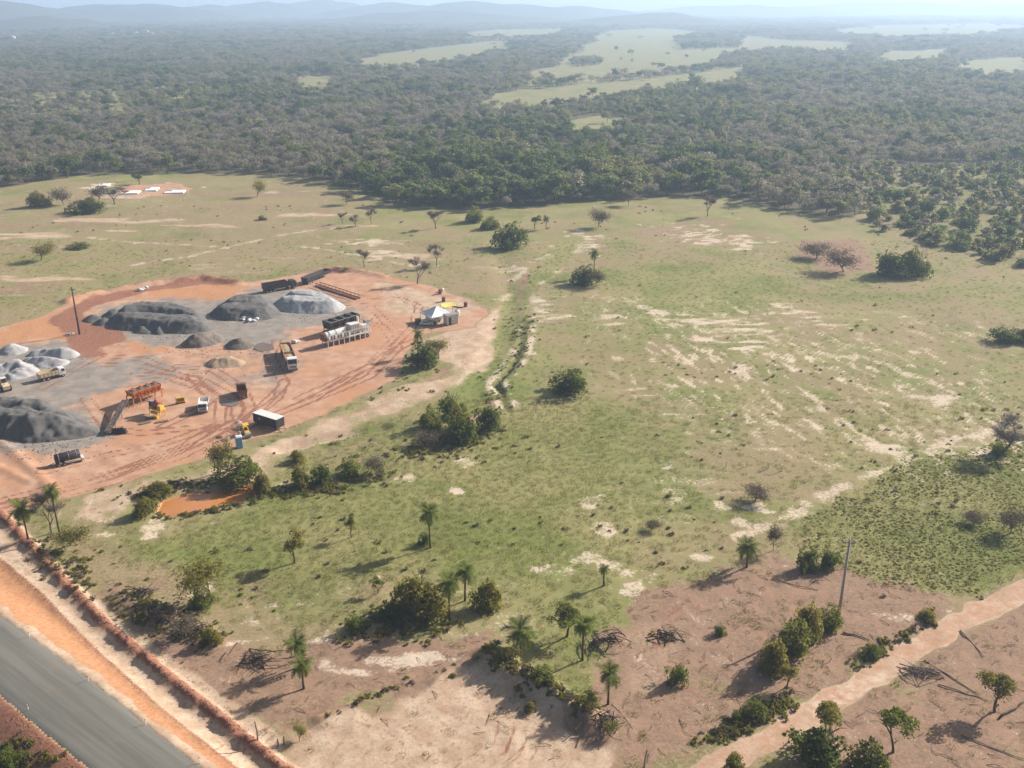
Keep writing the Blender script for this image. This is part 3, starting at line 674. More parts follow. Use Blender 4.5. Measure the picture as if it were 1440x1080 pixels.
def crown_geo(n, W, z0, z1, leaf, seed, lumps=12, fill=0.25, out=0.55, dome=False):
    """leaf faces spread over the skins of many uneven lumps that together make the crown"""
    r = np.random.default_rng(seed); cz = (z0 + z1) / 2; hz = (z1 - z0) / 2
    d = r.normal(size=(lumps, 3)); d /= np.linalg.norm(d, axis=1, keepdims=True); d[:, 2] = d[:, 2] * 0.8 + 0.12
    rad = r.uniform(0.2, 0.86, (lumps, 1))
    if dome: d[:, 2] = np.abs(d[:, 2]); cz = z0; hz = (z1 - z0) * 0.86
    LC = d * rad * [W / 2, W / 2, hz] + [0, 0, cz]; LR = r.uniform(0.18, 0.46, lumps) * (0.85 if lumps > 18 else 1.0) * (1.15 - 0.5 * rad[:, 0])
    w = LR ** 2; pick = r.choice(lumps, n, p=w / w.sum())
    e = r.normal(size=(n, 3)); e /= np.linalg.norm(e, axis=1, keepdims=True); e[:, 2] = np.where(e[:, 2] < -0.35, -e[:, 2], e[:, 2])
    rr = np.where(r.random(n) < fill, r.uniform(0.3, 0.9, n), r.uniform(0.85, 1.12, n))
    C = LC[pick] + e * (LR[pick] * rr)[:, None] * [W / 2, W / 2, hz * 1.15]
    C[:, 2] = np.abs(C[:, 2] - z0) + z0 if dome else np.clip(C[:, 2], z0 * 0.9 + 0.03, None)
    N = e * out + r.normal(size=(n, 3)) * 0.5; N[:, 2] += 0.15; N /= np.linalg.norm(N, axis=1, keepdims=True)
    return leaf_quads(C, N, leaf, r)

def branch_geo(seed, H, spread=0.5, levels=4, r0=0.14, kids=(3, 4), lean=0.1, n=4, first=0.35, twig=0.35):
    """trunk, limbs and twigs as tapering tubes"""
    R = random.Random(seed); b = MB(); tips = []
    def grow(p, d, L, r, lv):
        pts = [p]; q = p.copy(); dd = d.copy(); steps = 3 if lv > 1 else 2
        for i in range(steps):
            dd = (dd + Vector((R.uniform(-1, 1), R.uniform(-1, 1), R.uniform(-0.3, 0.6))) * 0.16).normalized(); q = q + dd * (L / steps); pts.append(q.copy())
        b.tube(pts, [r * (1 - 0.42 * i / steps) for i in range(steps + 1)], n if lv >= levels - 1 else 3, cap=False); tips.append((q.copy(), lv))
        if lv <= 0: return
        for k in range(R.randint(*kids)):
            az = R.uniform(0, 2 * math.pi); sp = spread * R.uniform(0.6, 1.4); t = Vector((math.cos(az), math.sin(az), 0))
            nd = (dd * 0.9 + t * sp + Vector((0, 0, 0.12))).normalized(); start = pts[-1] if k < 2 else pts[-2]
            grow(start, nd, L * R.uniform(0.58, 0.8), max(0.012, r * R.uniform(0.45, 0.62)), lv - 1)
    L0 = H * first
    grow(Vector((0, 0, -0.15)), Vector((R.uniform(-lean, lean), R.uniform(-lean, lean), 1)).normalized(), L0, r0, levels)
    return b, tips

def mb_mesh(b, name, mat, smooth=True):
    me = bpy.data.meshes.new(name); me.from_pydata(b.V, [], b.F); me.materials.append(mat)
    if smooth: me.polygons.foreach_set('use_smooth', [True] * len(me.polygons))
    me.update(); return me

def norm_mesh(me, W=None, H=None):
    """scale a mesh so that it is W wide and H high"""
    n = len(me.vertices); co = np.zeros(n * 3, np.float32); me.vertices.foreach_get('co', co); co = co.reshape(-1, 3)
    return co

KITS = {}       # name -> (list of (part name, mesh)), nominal width, nominal height
def kit(name, parts):
    lo = np.full(3, 1e9); hi = -lo
    for _, me in parts:
        co = np.zeros(len(me.vertices) * 3, np.float32); me.vertices.foreach_get('co', co); co = co.reshape(-1, 3)
        lo = np.minimum(lo, np.percentile(co, 1.5, axis=0)); hi = np.maximum(hi, np.percentile(co, 98.5, axis=0))
    KITS[name] = (parts, float(max(hi[0] - lo[0], hi[1] - lo[1])), float(hi[2]))

def make_tree_kit(name, mat, seed, n, W, z0, H, leaf, lumps, bark, levels=2, fill=0.25, crown='crown', trunk='trunk', r0=0.16, out=0.55, dome=False):
    V, Q = crown_geo(n, W, z0, H, leaf, seed, lumps, fill, out, dome)
    b, _ = branch_geo(seed, H * 0.9, 0.55, levels, r0, (3, 4), 0.1, 6, 0.42)
    kit(name, [(trunk, mb_mesh(b, name + '_wood', bark)), (crown, tris_mesh(name + '_leaves', V, Q, mat))])

for i, (m, sd) in enumerate([(L_DARK, 1), (L_DARK, 2), (L_MID, 3), (L_OLIVE, 4), (L_OLIVE, 5), (L_BRIGHT, 6)]):
    make_tree_kit('bush%d' % i, m, sd, 2000, 5.0, 0.05, 4.2, 0.31, 24, M_BARK, 2, 0.3, 'foliage', 'stem', 0.09, 0.55, True)
for i, (m, sd) in enumerate([(L_DARK, 11), (L_MID, 12), (L_OLIVE, 13), (L_BRIGHT, 14)]):
    make_tree_kit('tree%d' % i, m, sd, 1700, 4.6, 1.9, 6.2, 0.28, 11, M_BARK, 2, 0.25)
# half-bare shrubs: many fine stems with a thin coat of leaves
for i, (m, sd) in enumerate([(L_OLIVE, 21), (L_DRY, 22), (L_DRY, 23)]):
    b, tips = branch_geo(sd, 4.5, 0.62, 4, 0.07, (3, 4), 0.25, 4, 0.22); r = np.random.default_rng(sd)
    T = np.array([t[0] for t in tips if t[1] <= 1]); C = T[r.integers(0, len(T), 1700)] + r.normal(size=(1700, 3)) * 0.28; C[:, 2] = np.clip(C[:, 2], 0.05, None)
    N = r.normal(size=(1700, 3)); N /= np.linalg.norm(N, axis=1, keepdims=True); V, Q = leaf_quads(C, N, 0.17, r, 0.4)
    kit('thin%d' % i, [('stem', mb_mesh(b, 'thin_wood', M_TWIG)), ('foliage', tris_mesh('thin_leaves', V, Q, m))])
for i, sd in enumerate((31, 32, 33)):
    b, tips = branch_geo(sd, 6.0, 0.55, 5, 0.13, (3, 3), 0.04, 5, 0.26); R = random.Random(sd); tw = MB()
    for p, lv in tips:
        if lv <= 1:
            for k in range(4):
                d = Vector((R.uniform(-1, 1), R.uniform(-1, 1), R.uniform(-0.1, 1))).normalized(); tw.tube([p, p + d * R.uniform(0.3, 0.7)], [0.016, 0.006], 3, False)
    kit('bare%d' % i, [('trunk', mb_mesh(b, 'bare_wood', M_TWIG)), ('twigs', mb_mesh(tw, 'bare_twigs', M_TWIG))])
# forest trees (seen from 250 m and more)
for i, (m, sd, n, tr) in enumerate([(F_DARK, 41, 620, M_BARK), (F_DARK, 42, 560, M_BARK), (F_MID, 43, 600, M_BARK), (F_OLIVE, 44, 560, M_BARK), (F_OLIVE, 45, 480, M_BARK), (F_DRY, 46, 430, M_TWIG), (F_DRY, 47, 380, M_TWIG), (L_BRIGHT, 48, 560, M_BARK)]):
    dry = m is F_DRY
    V, Q = crown_geo(n, 8.2, 0.6, 9.0, 0.62 if dry else 0.85, sd, 13, 0.35, 0.5); b, _ = branch_geo(sd, 7.5, 0.5, 3 if dry else 1, 0.2, (3, 4), 0.1, 5, 0.4)
    kit('wood%d' % i, [('trunk', mb_mesh(b, 'forest_wood', tr)), ('crown', tris_mesh('forest_leaves', V, Q, m))])
for i, (m, sd) in enumerate([(F_MID, 51), (F_OLIVE, 52), (F_DRY, 53), (F_DARK, 54)]):
    V, Q = crown_geo(420, 5.0, 0.1, 4.0, 0.55, sd, 9, 0.35, 0.5, True); b, _ = branch_geo(sd, 3.6, 0.6, 1, 0.1, (3, 4), 0.1, 5, 0.4)
    kit('shrub%d' % i, [('stem', mb_mesh(b, 'shrub_wood', M_BARK)), ('foliage', tris_mesh('shrub_leaves', V, Q, m))])

def plant(kname, name, label, cat, X, Y, W, H, group=None, rz=None, sink=0.05):
    parts, w0, h0 = KITS[kname]; o = thing(name, label, cat, (X, Y, gz(X, Y) - sink), random.uniform(0, 6.28) if rz is None else rz, group)
    o.scale = (W / w0, W / w0, H / h0)
    for pn, me in parts: link(pn, me, o)
    return o

def plant_px(kname, name, label, cat, bx, by, wpx, ty, group=None):
    X, Y = un(bx, by); H = max(0.4, height_of(bx, by, ty) * (0.72 if kname.startswith('thin') else 0.76)); W = wpx / scale_at(by) * 0.75
    Y2 = Y + W * 0.18
    return plant(kname, name, label, cat, X * Y2 / Y, Y2, W, H, group)

# palms: trunk, dead skirt and arching pinnate fronds
def frond_mesh(seed, L=2.5, droop=1.0, n=15):
    R = random.Random(seed); V = []; F = []; pts = []
    for i in range(n + 1):
        t = i / n; pts.append(Vector((L * (t - 0.16 * t * t * droop), 0, L * (0.42 * t - 0.78 * droop * t * t))))
    for i in range(n):
        a, b = pts[i], pts[i + 1]; k = len(V); w = 0.035 * (1 - i / n) + 0.008
        V += [a + Vector((0, -w, 0)), a + Vector((0, w, 0)), b + Vector((0, w * 0.9, 0)), b + Vector((0, -w * 0.9, 0))]; F.append((k, k + 1, k + 2, k + 3))
        if i < 1: continue
        ll = L * 0.36 * math.sin(math.pi * (0.12 + 0.85 * i / n)) ** 0.8 + 0.1
        for s in (-1, 1):
            k = len(V); m = (a + b) / 2; tip = m + Vector((ll * 0.45, s * ll * 0.9, -ll * R.uniform(0.15, 0.5))); V += [a, b, tip]; F.append((k, k + 1, k + 2))
    me = bpy.data.meshes.new('frond'); me.from_pydata([tuple(v) for v in V], [], F); me.materials.append(L_PALM); me.update(); return me
FRONDS = [frond_mesh(1, 2.4, 0.75), frond_mesh(2, 2.4, 1.1), frond_mesh(3, 2.3, 1.5)]
def palm(label, bx, by, ty, crown_px, group='palms on the pasture', nfr=24):
    X, Y = un(bx, by); H = height_of(bx, by, ty) * 0.93; cw = crown_px / scale_at(by); s = cw / 3.9
    o = thing('palm_tree', label, 'palm', (X, Y, gz(X, Y) - 0.05), random.uniform(0, 6.28), group)
    th = max(0.5, H - 0.75 * s); b = MB(); lean = random.uniform(-0.2, 0.2)
    b.tube([(0, 0, -0.1), (lean * 0.2, 0, th * 0.35), (lean * 0.6, 0, th * 0.7), (lean, 0, th)], [0.17, 0.12, 0.12, 0.15], 8); b.build('trunk', M_BARK, o, smooth=True)
    k = MB()
    for i in range(14):
        a = random.uniform(0, 6.28); q = Vector((lean, 0, th - random.uniform(0, 0.3))); d = Vector((math.cos(a), math.sin(a), 0)); k.tube([q, q + d * 0.35 * s + Vector((0, 0, -0.25 * s)), q + d * 0.45 * s + Vector((0, 0, -1.0 * s))], [0.05, 0.06, 0.02], 4, False)
    k.build('dead_frond_skirt', L_STRAW, o)
    for i in range(nfr):
        f = link('frond', FRONDS[i % 3], o); f.location = (lean, 0, th - 0.05); up = (i % 3)
        f.rotation_euler = (random.uniform(-0.2, 0.2), (-0.75, -0.2, 0.3)[up] + random.uniform(-0.28, 0.28), i * 2.399 + random.uniform(-0.2, 0.2)); q = s * random.uniform(0.7, 1.15); f.scale = (q, q, q)
    return o

G = 'bushes and trees on the pasture'
PL = [  # kit, name, label, category, base x, base y, width px, top y
    ('tree2', 'young_tree', 'small olive tree with long shadow left of the lone pasture palm', 'tree', 414, 795, 44, 742),
    ('tree1', 'young_tree', 'tiny thin tree between the pond and the lone pasture palm', 'tree', 494, 757, 20, 720),
    ('thin0', 'twiggy_shrub', 'large half-bare brown shrub near the red spoil bank', 'shrub', 300, 850, 92, 772),
    ('bush2', 'bush', 'low dark skirt bush in front of large half-bare shrub', 'bush', 285, 855, 46, 825),
    ('bush3', 'bush', 'broad green bush with two palms at its right side', 'bush', 592, 868, 92, 800),
    ('bush2', 'bush', 'small bush at left foot of the broad green bush', 'bush', 548, 872, 44, 845),
    ('bush3', 'bush', 'rounded olive bush just right of the two palms', 'bush', 685, 860, 48, 806),
    ('tree3', 'young_tree', 'small bright sapling left of the broad green bush', 'tree', 531, 838, 28, 812),
    ('bush5', 'bush', 'pale green scrubby bush below the small bright sapling', 'bush', 500, 890, 40, 862),
    ('bush5', 'bush', 'leafy undergrowth at the foot of the lone pasture palm', 'bush', 598, 766, 26, 742),
    ('tree1', 'broadleaf_tree', 'round green broadleaf tree beside heap of dark branches', 'tree', 797, 900, 62, 848),
    ('bush5', 'bush', 'bright green round bush alone on bare reddish soil', 'bush', 951, 962, 42, 924),
    ('bush0', 'bush', 'dark round bush with hard shadow left of concrete pole', 'bush', 1136, 804, 46, 762),
    ('bush1', 'bush', 'dark bush touching the dark round one beside concrete pole', 'bush', 1165, 800, 36, 764),
    ('bush2', 'bush', 'dense bush directly at the foot of concrete pole', 'bush', 1165, 888, 46, 846),
    ('bush3', 'bush', 'tall bush second from the concrete pole', 'bush', 1132, 900, 52, 836),
    ('bush2', 'bush', 'wide olive bush in middle of the clump below pole', 'bush', 1112, 920, 64, 862),
    ('bush3', 'bush', 'olive bush at lower left of the clump below pole', 'bush', 1085, 948, 50, 886),
    ('tree2', 'young_tree', 'small leaning tree at lower end of clump below pole', 'tree', 1106, 968, 34, 926),
    ('thin1', 'twiggy_shrub', 'narrow grey bare shrub behind the short bushy palm', 'shrub', 1087, 776, 26, 726),
    ('bare0', 'bare_tree', 'bare spreading tree at the edge of yellow-green scrub', 'tree', 1412, 640, 78, 574),
    ('bush2', 'bush', 'green bush at the foot of the bare spreading tree', 'bush', 1404, 640, 34, 614),
    ('thin1', 'twiggy_shrub', 'grey twiggy shrub in the yellow-green scrub at right edge', 'shrub', 1420, 754, 54, 712),
    ('thin2', 'twiggy_shrub', 'flat grey shrub left of the twiggy shrub in scrub', 'shrub', 1370, 742, 44, 722),
    ('thin1', 'twiggy_shrub', 'low dark tangled shrub near white sandy patches', 'shrub', 1062, 708, 54, 682),
    ('thin2', 'twiggy_shrub', 'low grey shrub on pasture left of the tangled one', 'shrub', 915, 748, 34, 730),
    ('tree2', 'young_tree', 'yellow-green leaning tree at far right beside torn red soil', 'tree', 1398, 1006, 60, 938),
    ('tree3', 'young_tree', 'yellow-topped thin tree standing below the dirt road', 'tree', 1255, 1066, 74, 988),
    ('bush1', 'bush', 'big dark green bush at the lower edge below dirt road', 'bush', 1150, 1088, 96, 1020),
    ('bush2', 'bush', 'dark bush filling the corner below the dirt road', 'bush', 1215, 1096, 74, 1040),
    ('tree2', 'young_tree', 'sparse brownish tree rising behind the big dark bush', 'tree', 1163, 1050, 56, 975),
    ('bush3', 'bush', 'small bush at lower edge left of the dirt road', 'bush', 1032, 1086, 40, 1056),
    ('bush2', 'bush', 'low bush on the dirt road verge', 'bush', 1060, 1010, 46, 985),
    ('bush0', 'bush', 'low wide dark bush alone in the middle of pasture', 'bush', 798, 555, 76, 511),
    ('bush0', 'bush', 'dark tall bush at top of the creek thicket', 'bush', 636, 588, 46, 545),
    ('bush3', 'bush', 'olive bush in the middle of the creek thicket', 'bush', 648, 610, 52, 560),
    ('bush1', 'bush', 'dark bush at right end of the creek thicket', 'bush', 690, 606, 48, 560),
    ('bush1', 'bush', 'dark low bush at bottom of the creek thicket', 'bush', 652, 624, 62, 578),
    ('bush2', 'bush', 'mid green bush at left of the creek thicket', 'bush', 608, 604, 40, 566),
    ('thin1', 'twiggy_shrub', 'tangle of dead grey stems left of creek thicket', 'shrub', 600, 628, 46, 605),
    ('bush1', 'bush', 'dark bush between the yard and the creek', 'bush', 596, 520, 58, 474),
    ('thin0', 'twiggy_shrub', 'thin olive shrub behind the dark bush near the tent', 'shrub', 618, 505, 44, 470),
    ('bush2', 'bush', 'large dark green bush above the orange pond', 'bush', 336, 684, 84, 640),
    ('bush3', 'bush', 'light green round bush at right end of orange pond', 'bush', 368, 692, 38, 650),
    ('thin0', 'twiggy_shrub', 'tall half-bare tree behind large bush above orange pond', 'tree', 310, 668, 44, 604),
    ('bush3', 'bush', 'dark bush at left end of the orange pond', 'bush', 205, 726, 42, 692),
    ('bush3', 'bush', 'low scrub bush above left end of orange pond', 'bush', 222, 700, 48, 676),
    ('bush3', 'bush', 'olive bush first to the right of orange pond', 'bush', 424, 684, 36, 644),
    ('bush1', 'bush', 'dark bush second to the right of orange pond', 'bush', 455, 680, 36, 642),
    ('bush2', 'bush', 'green bush third to the right of orange pond', 'bush', 492, 670, 40, 638),
    ('thin1', 'twiggy_shrub', 'grey bare shrub at right end of the pond bush row', 'shrub', 528, 668, 42, 636),
    ('bush3', 'bush', 'small olive bush above the first pond bush', 'bush', 420, 650, 28, 628),
    ('bush0', 'bush', 'dark flat bush beyond the lone bush near creek head', 'bush', 822, 402, 52, 366),
    ('thin1', 'twiggy_shrub', 'grey stems at right of the dark flat creek bush', 'shrub', 838, 404, 34, 374),
    ('bush0', 'bush', 'large dark bush group standing before the forest', 'bush', 716, 350, 62, 302),
    ('bush2', 'bush', 'light bush left of the large dark group before forest', 'bush', 666, 312, 34, 284),
    ('bush2', 'bush', 'low bush touching left of the large dark group', 'bush', 688, 322, 36, 300),
    ('tree0', 'young_tree', 'slim tree right of the large dark group before forest', 'tree', 752, 322, 18, 297),
    ('bush1', 'bush', 'broad dark thicket on right side of pasture', 'bush', 1250, 388, 60, 338),
    ('bush0', 'bush', 'right half of the broad dark thicket on pasture', 'bush', 1288, 388, 56, 336),
    ('thin2', 'twiggy_shrub', 'purplish bare scrub left of the broad dark thicket', 'shrub', 1188, 384, 70, 344),
    ('thin2', 'twiggy_shrub', 'low purplish bare scrub at far left of dark thicket', 'shrub', 1148, 366, 60, 338),
    ('bush0', 'bush', 'dark low bush at the right edge of pasture', 'bush', 1412, 482, 52, 454),
    ('bush1', 'bush', 'dark low bush cut by the right picture edge', 'bush', 1444, 482, 44, 456),
    ('bush0', 'bush', 'dark spreading bush in far left pasture', 'bush', 122, 302, 66, 274),
    ('bush3', 'bush', 'olive bush left of dark spreading bush in far pasture', 'bush', 56, 292, 36, 262),
    ('thin2', 'twiggy_shrub', 'grey bare tree between two bushes in far left pasture', 'tree', 92, 290, 40, 258),
    ('bare1', 'bare_tree', 'pinkish bare tree behind dark spreading bush', 'tree', 162, 290, 46, 258),
    ('thin2', 'twiggy_shrub', 'pinkish bare tree second behind dark spreading bush', 'tree', 138, 284, 40, 256),
    ('tree0', 'young_tree', 'dark upright tree by the small red excavation', 'tree', 196, 260, 18, 240),
    ('thin0', 'twiggy_shrub', 'lone twiggy shrub left in the far pasture', 'shrub', 58, 368, 42, 335),
    ('thin0', 'twiggy_shrub', 'upright grey-green shrub near the far forest edge', 'shrub', 362, 278, 30, 246),
    ('bush0', 'bush', 'tiny dark bush in far left pasture', 'bush', 370, 311, 18, 302),
    ('bush2', 'bush', 'low flat bush on the sandy far left pasture', 'bush', 112, 351, 38, 341),
    ('thin1', 'twiggy_shrub', 'grey shrub at forest edge left of the dark wood', 'shrub', 488, 288, 28, 262),
    ('bare2', 'bare_tree', 'bare umbrella-shaped tree before the dark wood', 'tree', 613, 322, 30, 287),
    ('bare0', 'bare_tree', 'bare tree nearest the yard corner and tent', 'tree', 587, 400, 34, 350),
    ('bare1', 'bare_tree', 'bare tree between yard and forest, behind nearest one', 'tree', 614, 375, 30, 334),
    ('bare1', 'bare_tree', 'small bare tree left of the umbrella-shaped bare tree', 'tree', 522, 317, 22, 288),
    ('bare2', 'bare_tree', 'leftmost small bare tree before the dark wood', 'tree', 482, 316, 16, 296),
    ('bare0', 'bare_tree', 'small bare tree second from left before the wood', 'tree', 500, 320, 18, 298),
    ('bare2', 'bare_tree', 'faint bare tree above the yard top corner', 'tree', 513, 376, 26, 344),
    ('bare0', 'bare_tree', 'tall bare grey tree at forest edge right of centre', 'tree', 995, 304, 26, 264),
    ('thin2', 'twiggy_shrub', 'round grey bare tree at head of the creek', 'tree', 842, 320, 38, 284),
    ('thin1', 'twiggy_shrub', 'grey bare tree at forest edge near creek head', 'tree', 884, 288, 26, 258),
    ('bare1', 'bare_tree', 'grey bare tree behind left roadside palms', 'tree', 74, 756, 64, 676),
    ('thin0', 'twiggy_shrub', 'olive shrub at feet of the left roadside palms', 'shrub', 100, 772, 60, 735),
    ('bush5', 'bush', 'bright leafy bush in the corner below the asphalt road', 'bush', 16, 1082, 46, 1050),
    ('thin0', 'twiggy_shrub', 'small dry shrub by the fence posts below the mound', 'shrub', 422, 1044, 26, 1016),
    ('bush3', 'bush', 'olive bush on the dark brush line by the road', 'bush', 300, 908, 34, 880),
    ('thin1', 'twiggy_shrub', 'brown dry shrub on the brush line near spoil bank', 'shrub', 262, 902, 50, 868),
    ('bush3', 'bush', 'dark bush left on the overgrown mound', 'bush', 712, 940, 40, 918),
    ('bush2', 'bush', 'olive bush midway along the overgrown mound', 'bush', 760, 975, 46, 952),
    ('thin0', 'twiggy_shrub', 'dry shrub at lower end of the overgrown mound', 'shrub', 822, 1012, 44, 988),
    ('thin0', 'twiggy_shrub', 'small shrub on the bank right of the overgrown mound', 'shrub', 855, 1035, 30, 1012),
    ('bush3', 'bush', 'small green bush on sandy soil right of the creek gully', 'bush', 745, 1000, 24, 985),
    ('bush5', 'bush', 'small bright bush on brown cleared ground', 'bush', 1012, 895, 26, 878),
    ('bush5', 'bush', 'bright bush in the shade on dirt road verge', 'bush', 1036, 1012, 22, 994),
    ('bush2', 'bush', 'low bush on the near verge where road turns', 'bush', 1225, 925, 40, 908),
    ('bush3', 'bush', 'low bush by white chips left of dirt road', 'bush', 1302, 872, 36, 858),
]
for a in PL: plant_px(*a, group=G)
palm('lone tall palm casting long shadow in the pasture', 605, 770, 710, 36)
palm('front palm of the pair at the broad green bush', 632, 872, 810, 36)
palm('rear palm of the pair at the broad green bush', 654, 846, 795, 34)
palm('upper of two palms near the heap of dark branches by the bank', 422, 938, 896, 36)
palm('lower of two palms near the heap of dark branches by the bank', 427, 968, 924, 34)
palm('short bushy palm at upper end of the overgrown mound', 732, 918, 876, 42)
palm('slender palm in front of the round broadleaf tree', 819, 928, 868, 36)
palm('single slender palm standing on bare reddish soil', 855, 990, 936, 34)
palm('tiny palm at the edge of the sandy pasture', 849, 824, 795, 17)
palm('short bushy palm near the dark round bush', 1050, 798, 760, 34)
palm('left of the two palms beside the yard entrance', 40, 760, 708, 34, 'palms by the yard entrance')
palm('taller right palm beside the yard entrance', 85, 756, 680, 26, 'palms by the yard entrance')
palm('small dark palm above the bush near the tent', 588, 500, 463, 17)
palm('small palm rising from the dark flat creek bush', 835, 388, 349, 15)
palm('little palm at right of large dark group before forest', 768, 322, 303, 11)

# forest: the trees nearest us one by one, the rest of the wood as one mass
def source_collection(name, specs):
    c = bpy.data.collections.new(name)
    for i, meshes in enumerate(specs):
        vs_, fs_, mats, mi = [], [], [], []; off = 0
        for me in meshes:
            co = np.zeros(len(me.vertices) * 3, np.float32); me.vertices.foreach_get('co', co); vs_.append(co.reshape(-1, 3))
            fs_ += [tuple(v + off for v in p.vertices) for p in me.polygons]; off += len(me.vertices)
            mats.append(me.materials[0]); mi += [len(mats) - 1] * len(me.polygons)
        me = bpy.data.meshes.new('%s_%02d' % (name, i)); me.from_pydata(np.vstack(vs_).tolist(), [], fs_)
        for m in mats: me.materials.append(m)
        me.polygons.foreach_set('material_index', mi); me.update()
        o = bpy.data.objects.new('%s_%02d' % (name, i), me); c.objects.link(o)
    return c

def scatter(name, P, rot, scl, idx, coll, label=None, cat=None):
    me = bpy.data.meshes.new(name); me.vertices.add(len(P)); me.vertices.foreach_set('co', np.asarray(P, np.float32).ravel())
    for an, tp, dt, key in (('rot', 'FLOAT_VECTOR', rot, 'vector'), ('scl', 'FLOAT_VECTOR', scl, 'vector'), ('idx', 'INT', idx, 'value')):
        a = me.attributes.new(an, tp, 'POINT'); a.data.foreach_set(key, np.asarray(dt, np.int32 if tp == 'INT' else np.float32).ravel())
    o = link(name, me); ng = bpy.data.node_groups.new(name + '_nodes', 'GeometryNodeTree')
    ng.interface.new_socket('Geometry', in_out='INPUT', socket_type='NodeSocketGeometry'); ng.interface.new_socket('Geometry', in_out='OUTPUT', socket_type='NodeSocketGeometry')
    n = ng.nodes; gi = n.new('NodeGroupInput'); go = n.new('NodeGroupOutput'); ip = n.new('GeometryNodeInstanceOnPoints'); ci = n.new('GeometryNodeCollectionInfo'); mp = n.new('GeometryNodeMeshToPoints')
    ci.inputs['Collection'].default_value = coll; ci.inputs['Separate Children'].default_value = True; ci.inputs['Reset Children'].default_value = True
    def na(nm, tp):
        k = n.new('GeometryNodeInputNamedAttribute'); k.data_type = tp; k.inputs['Name'].default_value = nm; return k.outputs['Attribute']
    er = n.new('FunctionNodeEulerToRotation'); L = ng.links
    L.new(gi.outputs[0], mp.inputs['Mesh']); L.new(mp.outputs[0], ip.inputs['Points']); L.new(ci.outputs[0], ip.inputs['Instance']); ip.inputs['Pick Instance'].default_value = True
    L.new(na('idx', 'INT'), ip.inputs['Instance Index']); L.new(na('rot', 'FLOAT_VECTOR'), er.inputs[0]); L.new(er.outputs[0], ip.inputs['Rotation']); L.new(na('scl', 'FLOAT_VECTOR'), ip.inputs['Scale'])
    L.new(ip.outputs[0], go.inputs[0]); m = o.modifiers.new('scatter', 'NODES'); m.node_group = ng
    tag(o, label, cat, kind='stuff'); return o

def jgrid(x0, x1, y0, y1, cell, r):
    gx, gy = np.meshgrid(np.arange(x0, x1, cell), np.arange(y0, y1, cell)); p = np.stack([gx.ravel(), gy.ravel()], 1)
    return p + r.uniform(-0.45, 0.45, p.shape) * cell

def forest_keep(p, fd=True):
    k = poly_sd(p[:, 0], p[:, 1], _forest_poly) > 1.0
    k &= ~(poly_sd(p[:, 0], p[:, 1], _shrub_poly) > 0)
    far = p[:, 1] > 600
    if far.any():
        f = np.zeros(len(p), bool); q = p[far]; g = np.zeros(len(q), bool)
        nz = (fbm(q[:, 0], q[:, 1], 60, 42, 3) - 0.5) * 50
        for P in _fields: g |= poly_sd(q[:, 0], q[:, 1], P) + nz > 0
        wild = q[:, 1] < 0; lft = 720 + FPX * q[:, 0] / (q[:, 1] * CP + CAM_H * SP); wild = (lft < 340) & (q[:, 1] < 1300); g &= ~(wild & (fr.random(len(q)) < 0.4))
        for P in _ftrees: g &= ~(poly_sd(q[:, 0], q[:, 1], P) > 0)
        f[far] = g & (fr.random(len(q)) > 0.006); k &= ~f
    return k

def kinds(p, r):
    b = fbm(p[:, 0], p[:, 1], 130, 101, 3); u = r.random(len(p)); g = fbm(p[:, 0], p[:, 1], 55, 105, 3)
    ed = poly_sd(p[:, 0], p[:, 1], _forest_poly); dk = poly_mask(p[:, 0], p[:, 1], [(520, 215), (700, 180), (1000, 200), (1100, 260), (1050, 300), (540, 300)], 30)
    dryp = np.clip(sstep(0.42, 0.62, b) * 0.68 + 0.14 - 0.55 * dk, 0.03, 0.8)
    out = np.where(u < dryp, r.choice([5, 6], len(p)), np.where(g < 0.47 + 0.2 * dk, r.choice([0, 1, 2], len(p)), r.choice([2, 3, 4, 4], len(p))))
    return np.where(r.random(len(p)) < 0.02, 7, out)

fr = np.random.default_rng(3); bands = []
for y0, y1, cell, sw, sh_ in [(325, 860, 5.1, 1.02, 0.92), (860, 1900, 8.2, 1.5, 1.05), (1900, 4600, 18, 3.2, 1.25), (4600, 12500, 56, 10.0, 1.6)]:
    p = jgrid(-(0.62 * y1 + 70), 0.62 * y1 + 70, y0, y1, cell, fr); p = p[np.abs(p[:, 0]) < 0.62 * p[:, 1] + 70]; p = p[forest_keep(p)]
    op = fbm(p[:, 0], p[:, 1], 60, 111, 3); p = p[fr.random(len(p)) < np.where((op > 0.56) & (poly_sd(p[:, 0], p[:, 1], _forest_poly) > 70), 0.45, 0.95)]
    k = len(p); s = np.where(fr.random(k) < 0.07, fr.uniform(1.2, 1.6, k), fr.uniform(0.42, 1.12, k)); h = np.clip(s * fr.uniform(0.8, 1.15, k), 0, 1.35)
    dkz = 1 + 0.22 * poly_mask(p[:, 0], p[:, 1], [(520, 240), (700, 215), (1000, 230), (1060, 290), (540, 310)], 25); bands.append((p, np.stack([s * sw * dkz, s * sw * dkz, h * sh_ * dkz], 1), kinds(p, fr)))
P = np.vstack([b[0] for b in bands]); S = np.vstack([b[1] for b in bands]); K = np.concatenate([b[2] for b in bands])
edge_d = poly_sd(P[:, 0], P[:, 1], _forest_poly); inview = (np.abs(P[:, 0]) < 0.58 * P[:, 1] + 5)
order = np.argsort(np.where(inview & (P[:, 1] < 860), np.hypot(P[:, 0], P[:, 1]) + np.maximum(0, edge_d - 14) * 25, 1e9))[:300]
FOREST_LABELS = ['dark green broadleaf tree at the near edge of forest', 'dark full-crowned tree at the near edge of forest', 'mid green tree at the near edge of forest', 'olive tree at the near edge of forest', 'pale olive tree at the near edge of forest',
                 'grey-brown leafless tree at the near edge of forest', 'thin grey leafless tree at the near edge of forest', 'bright green tree at the near edge of forest']
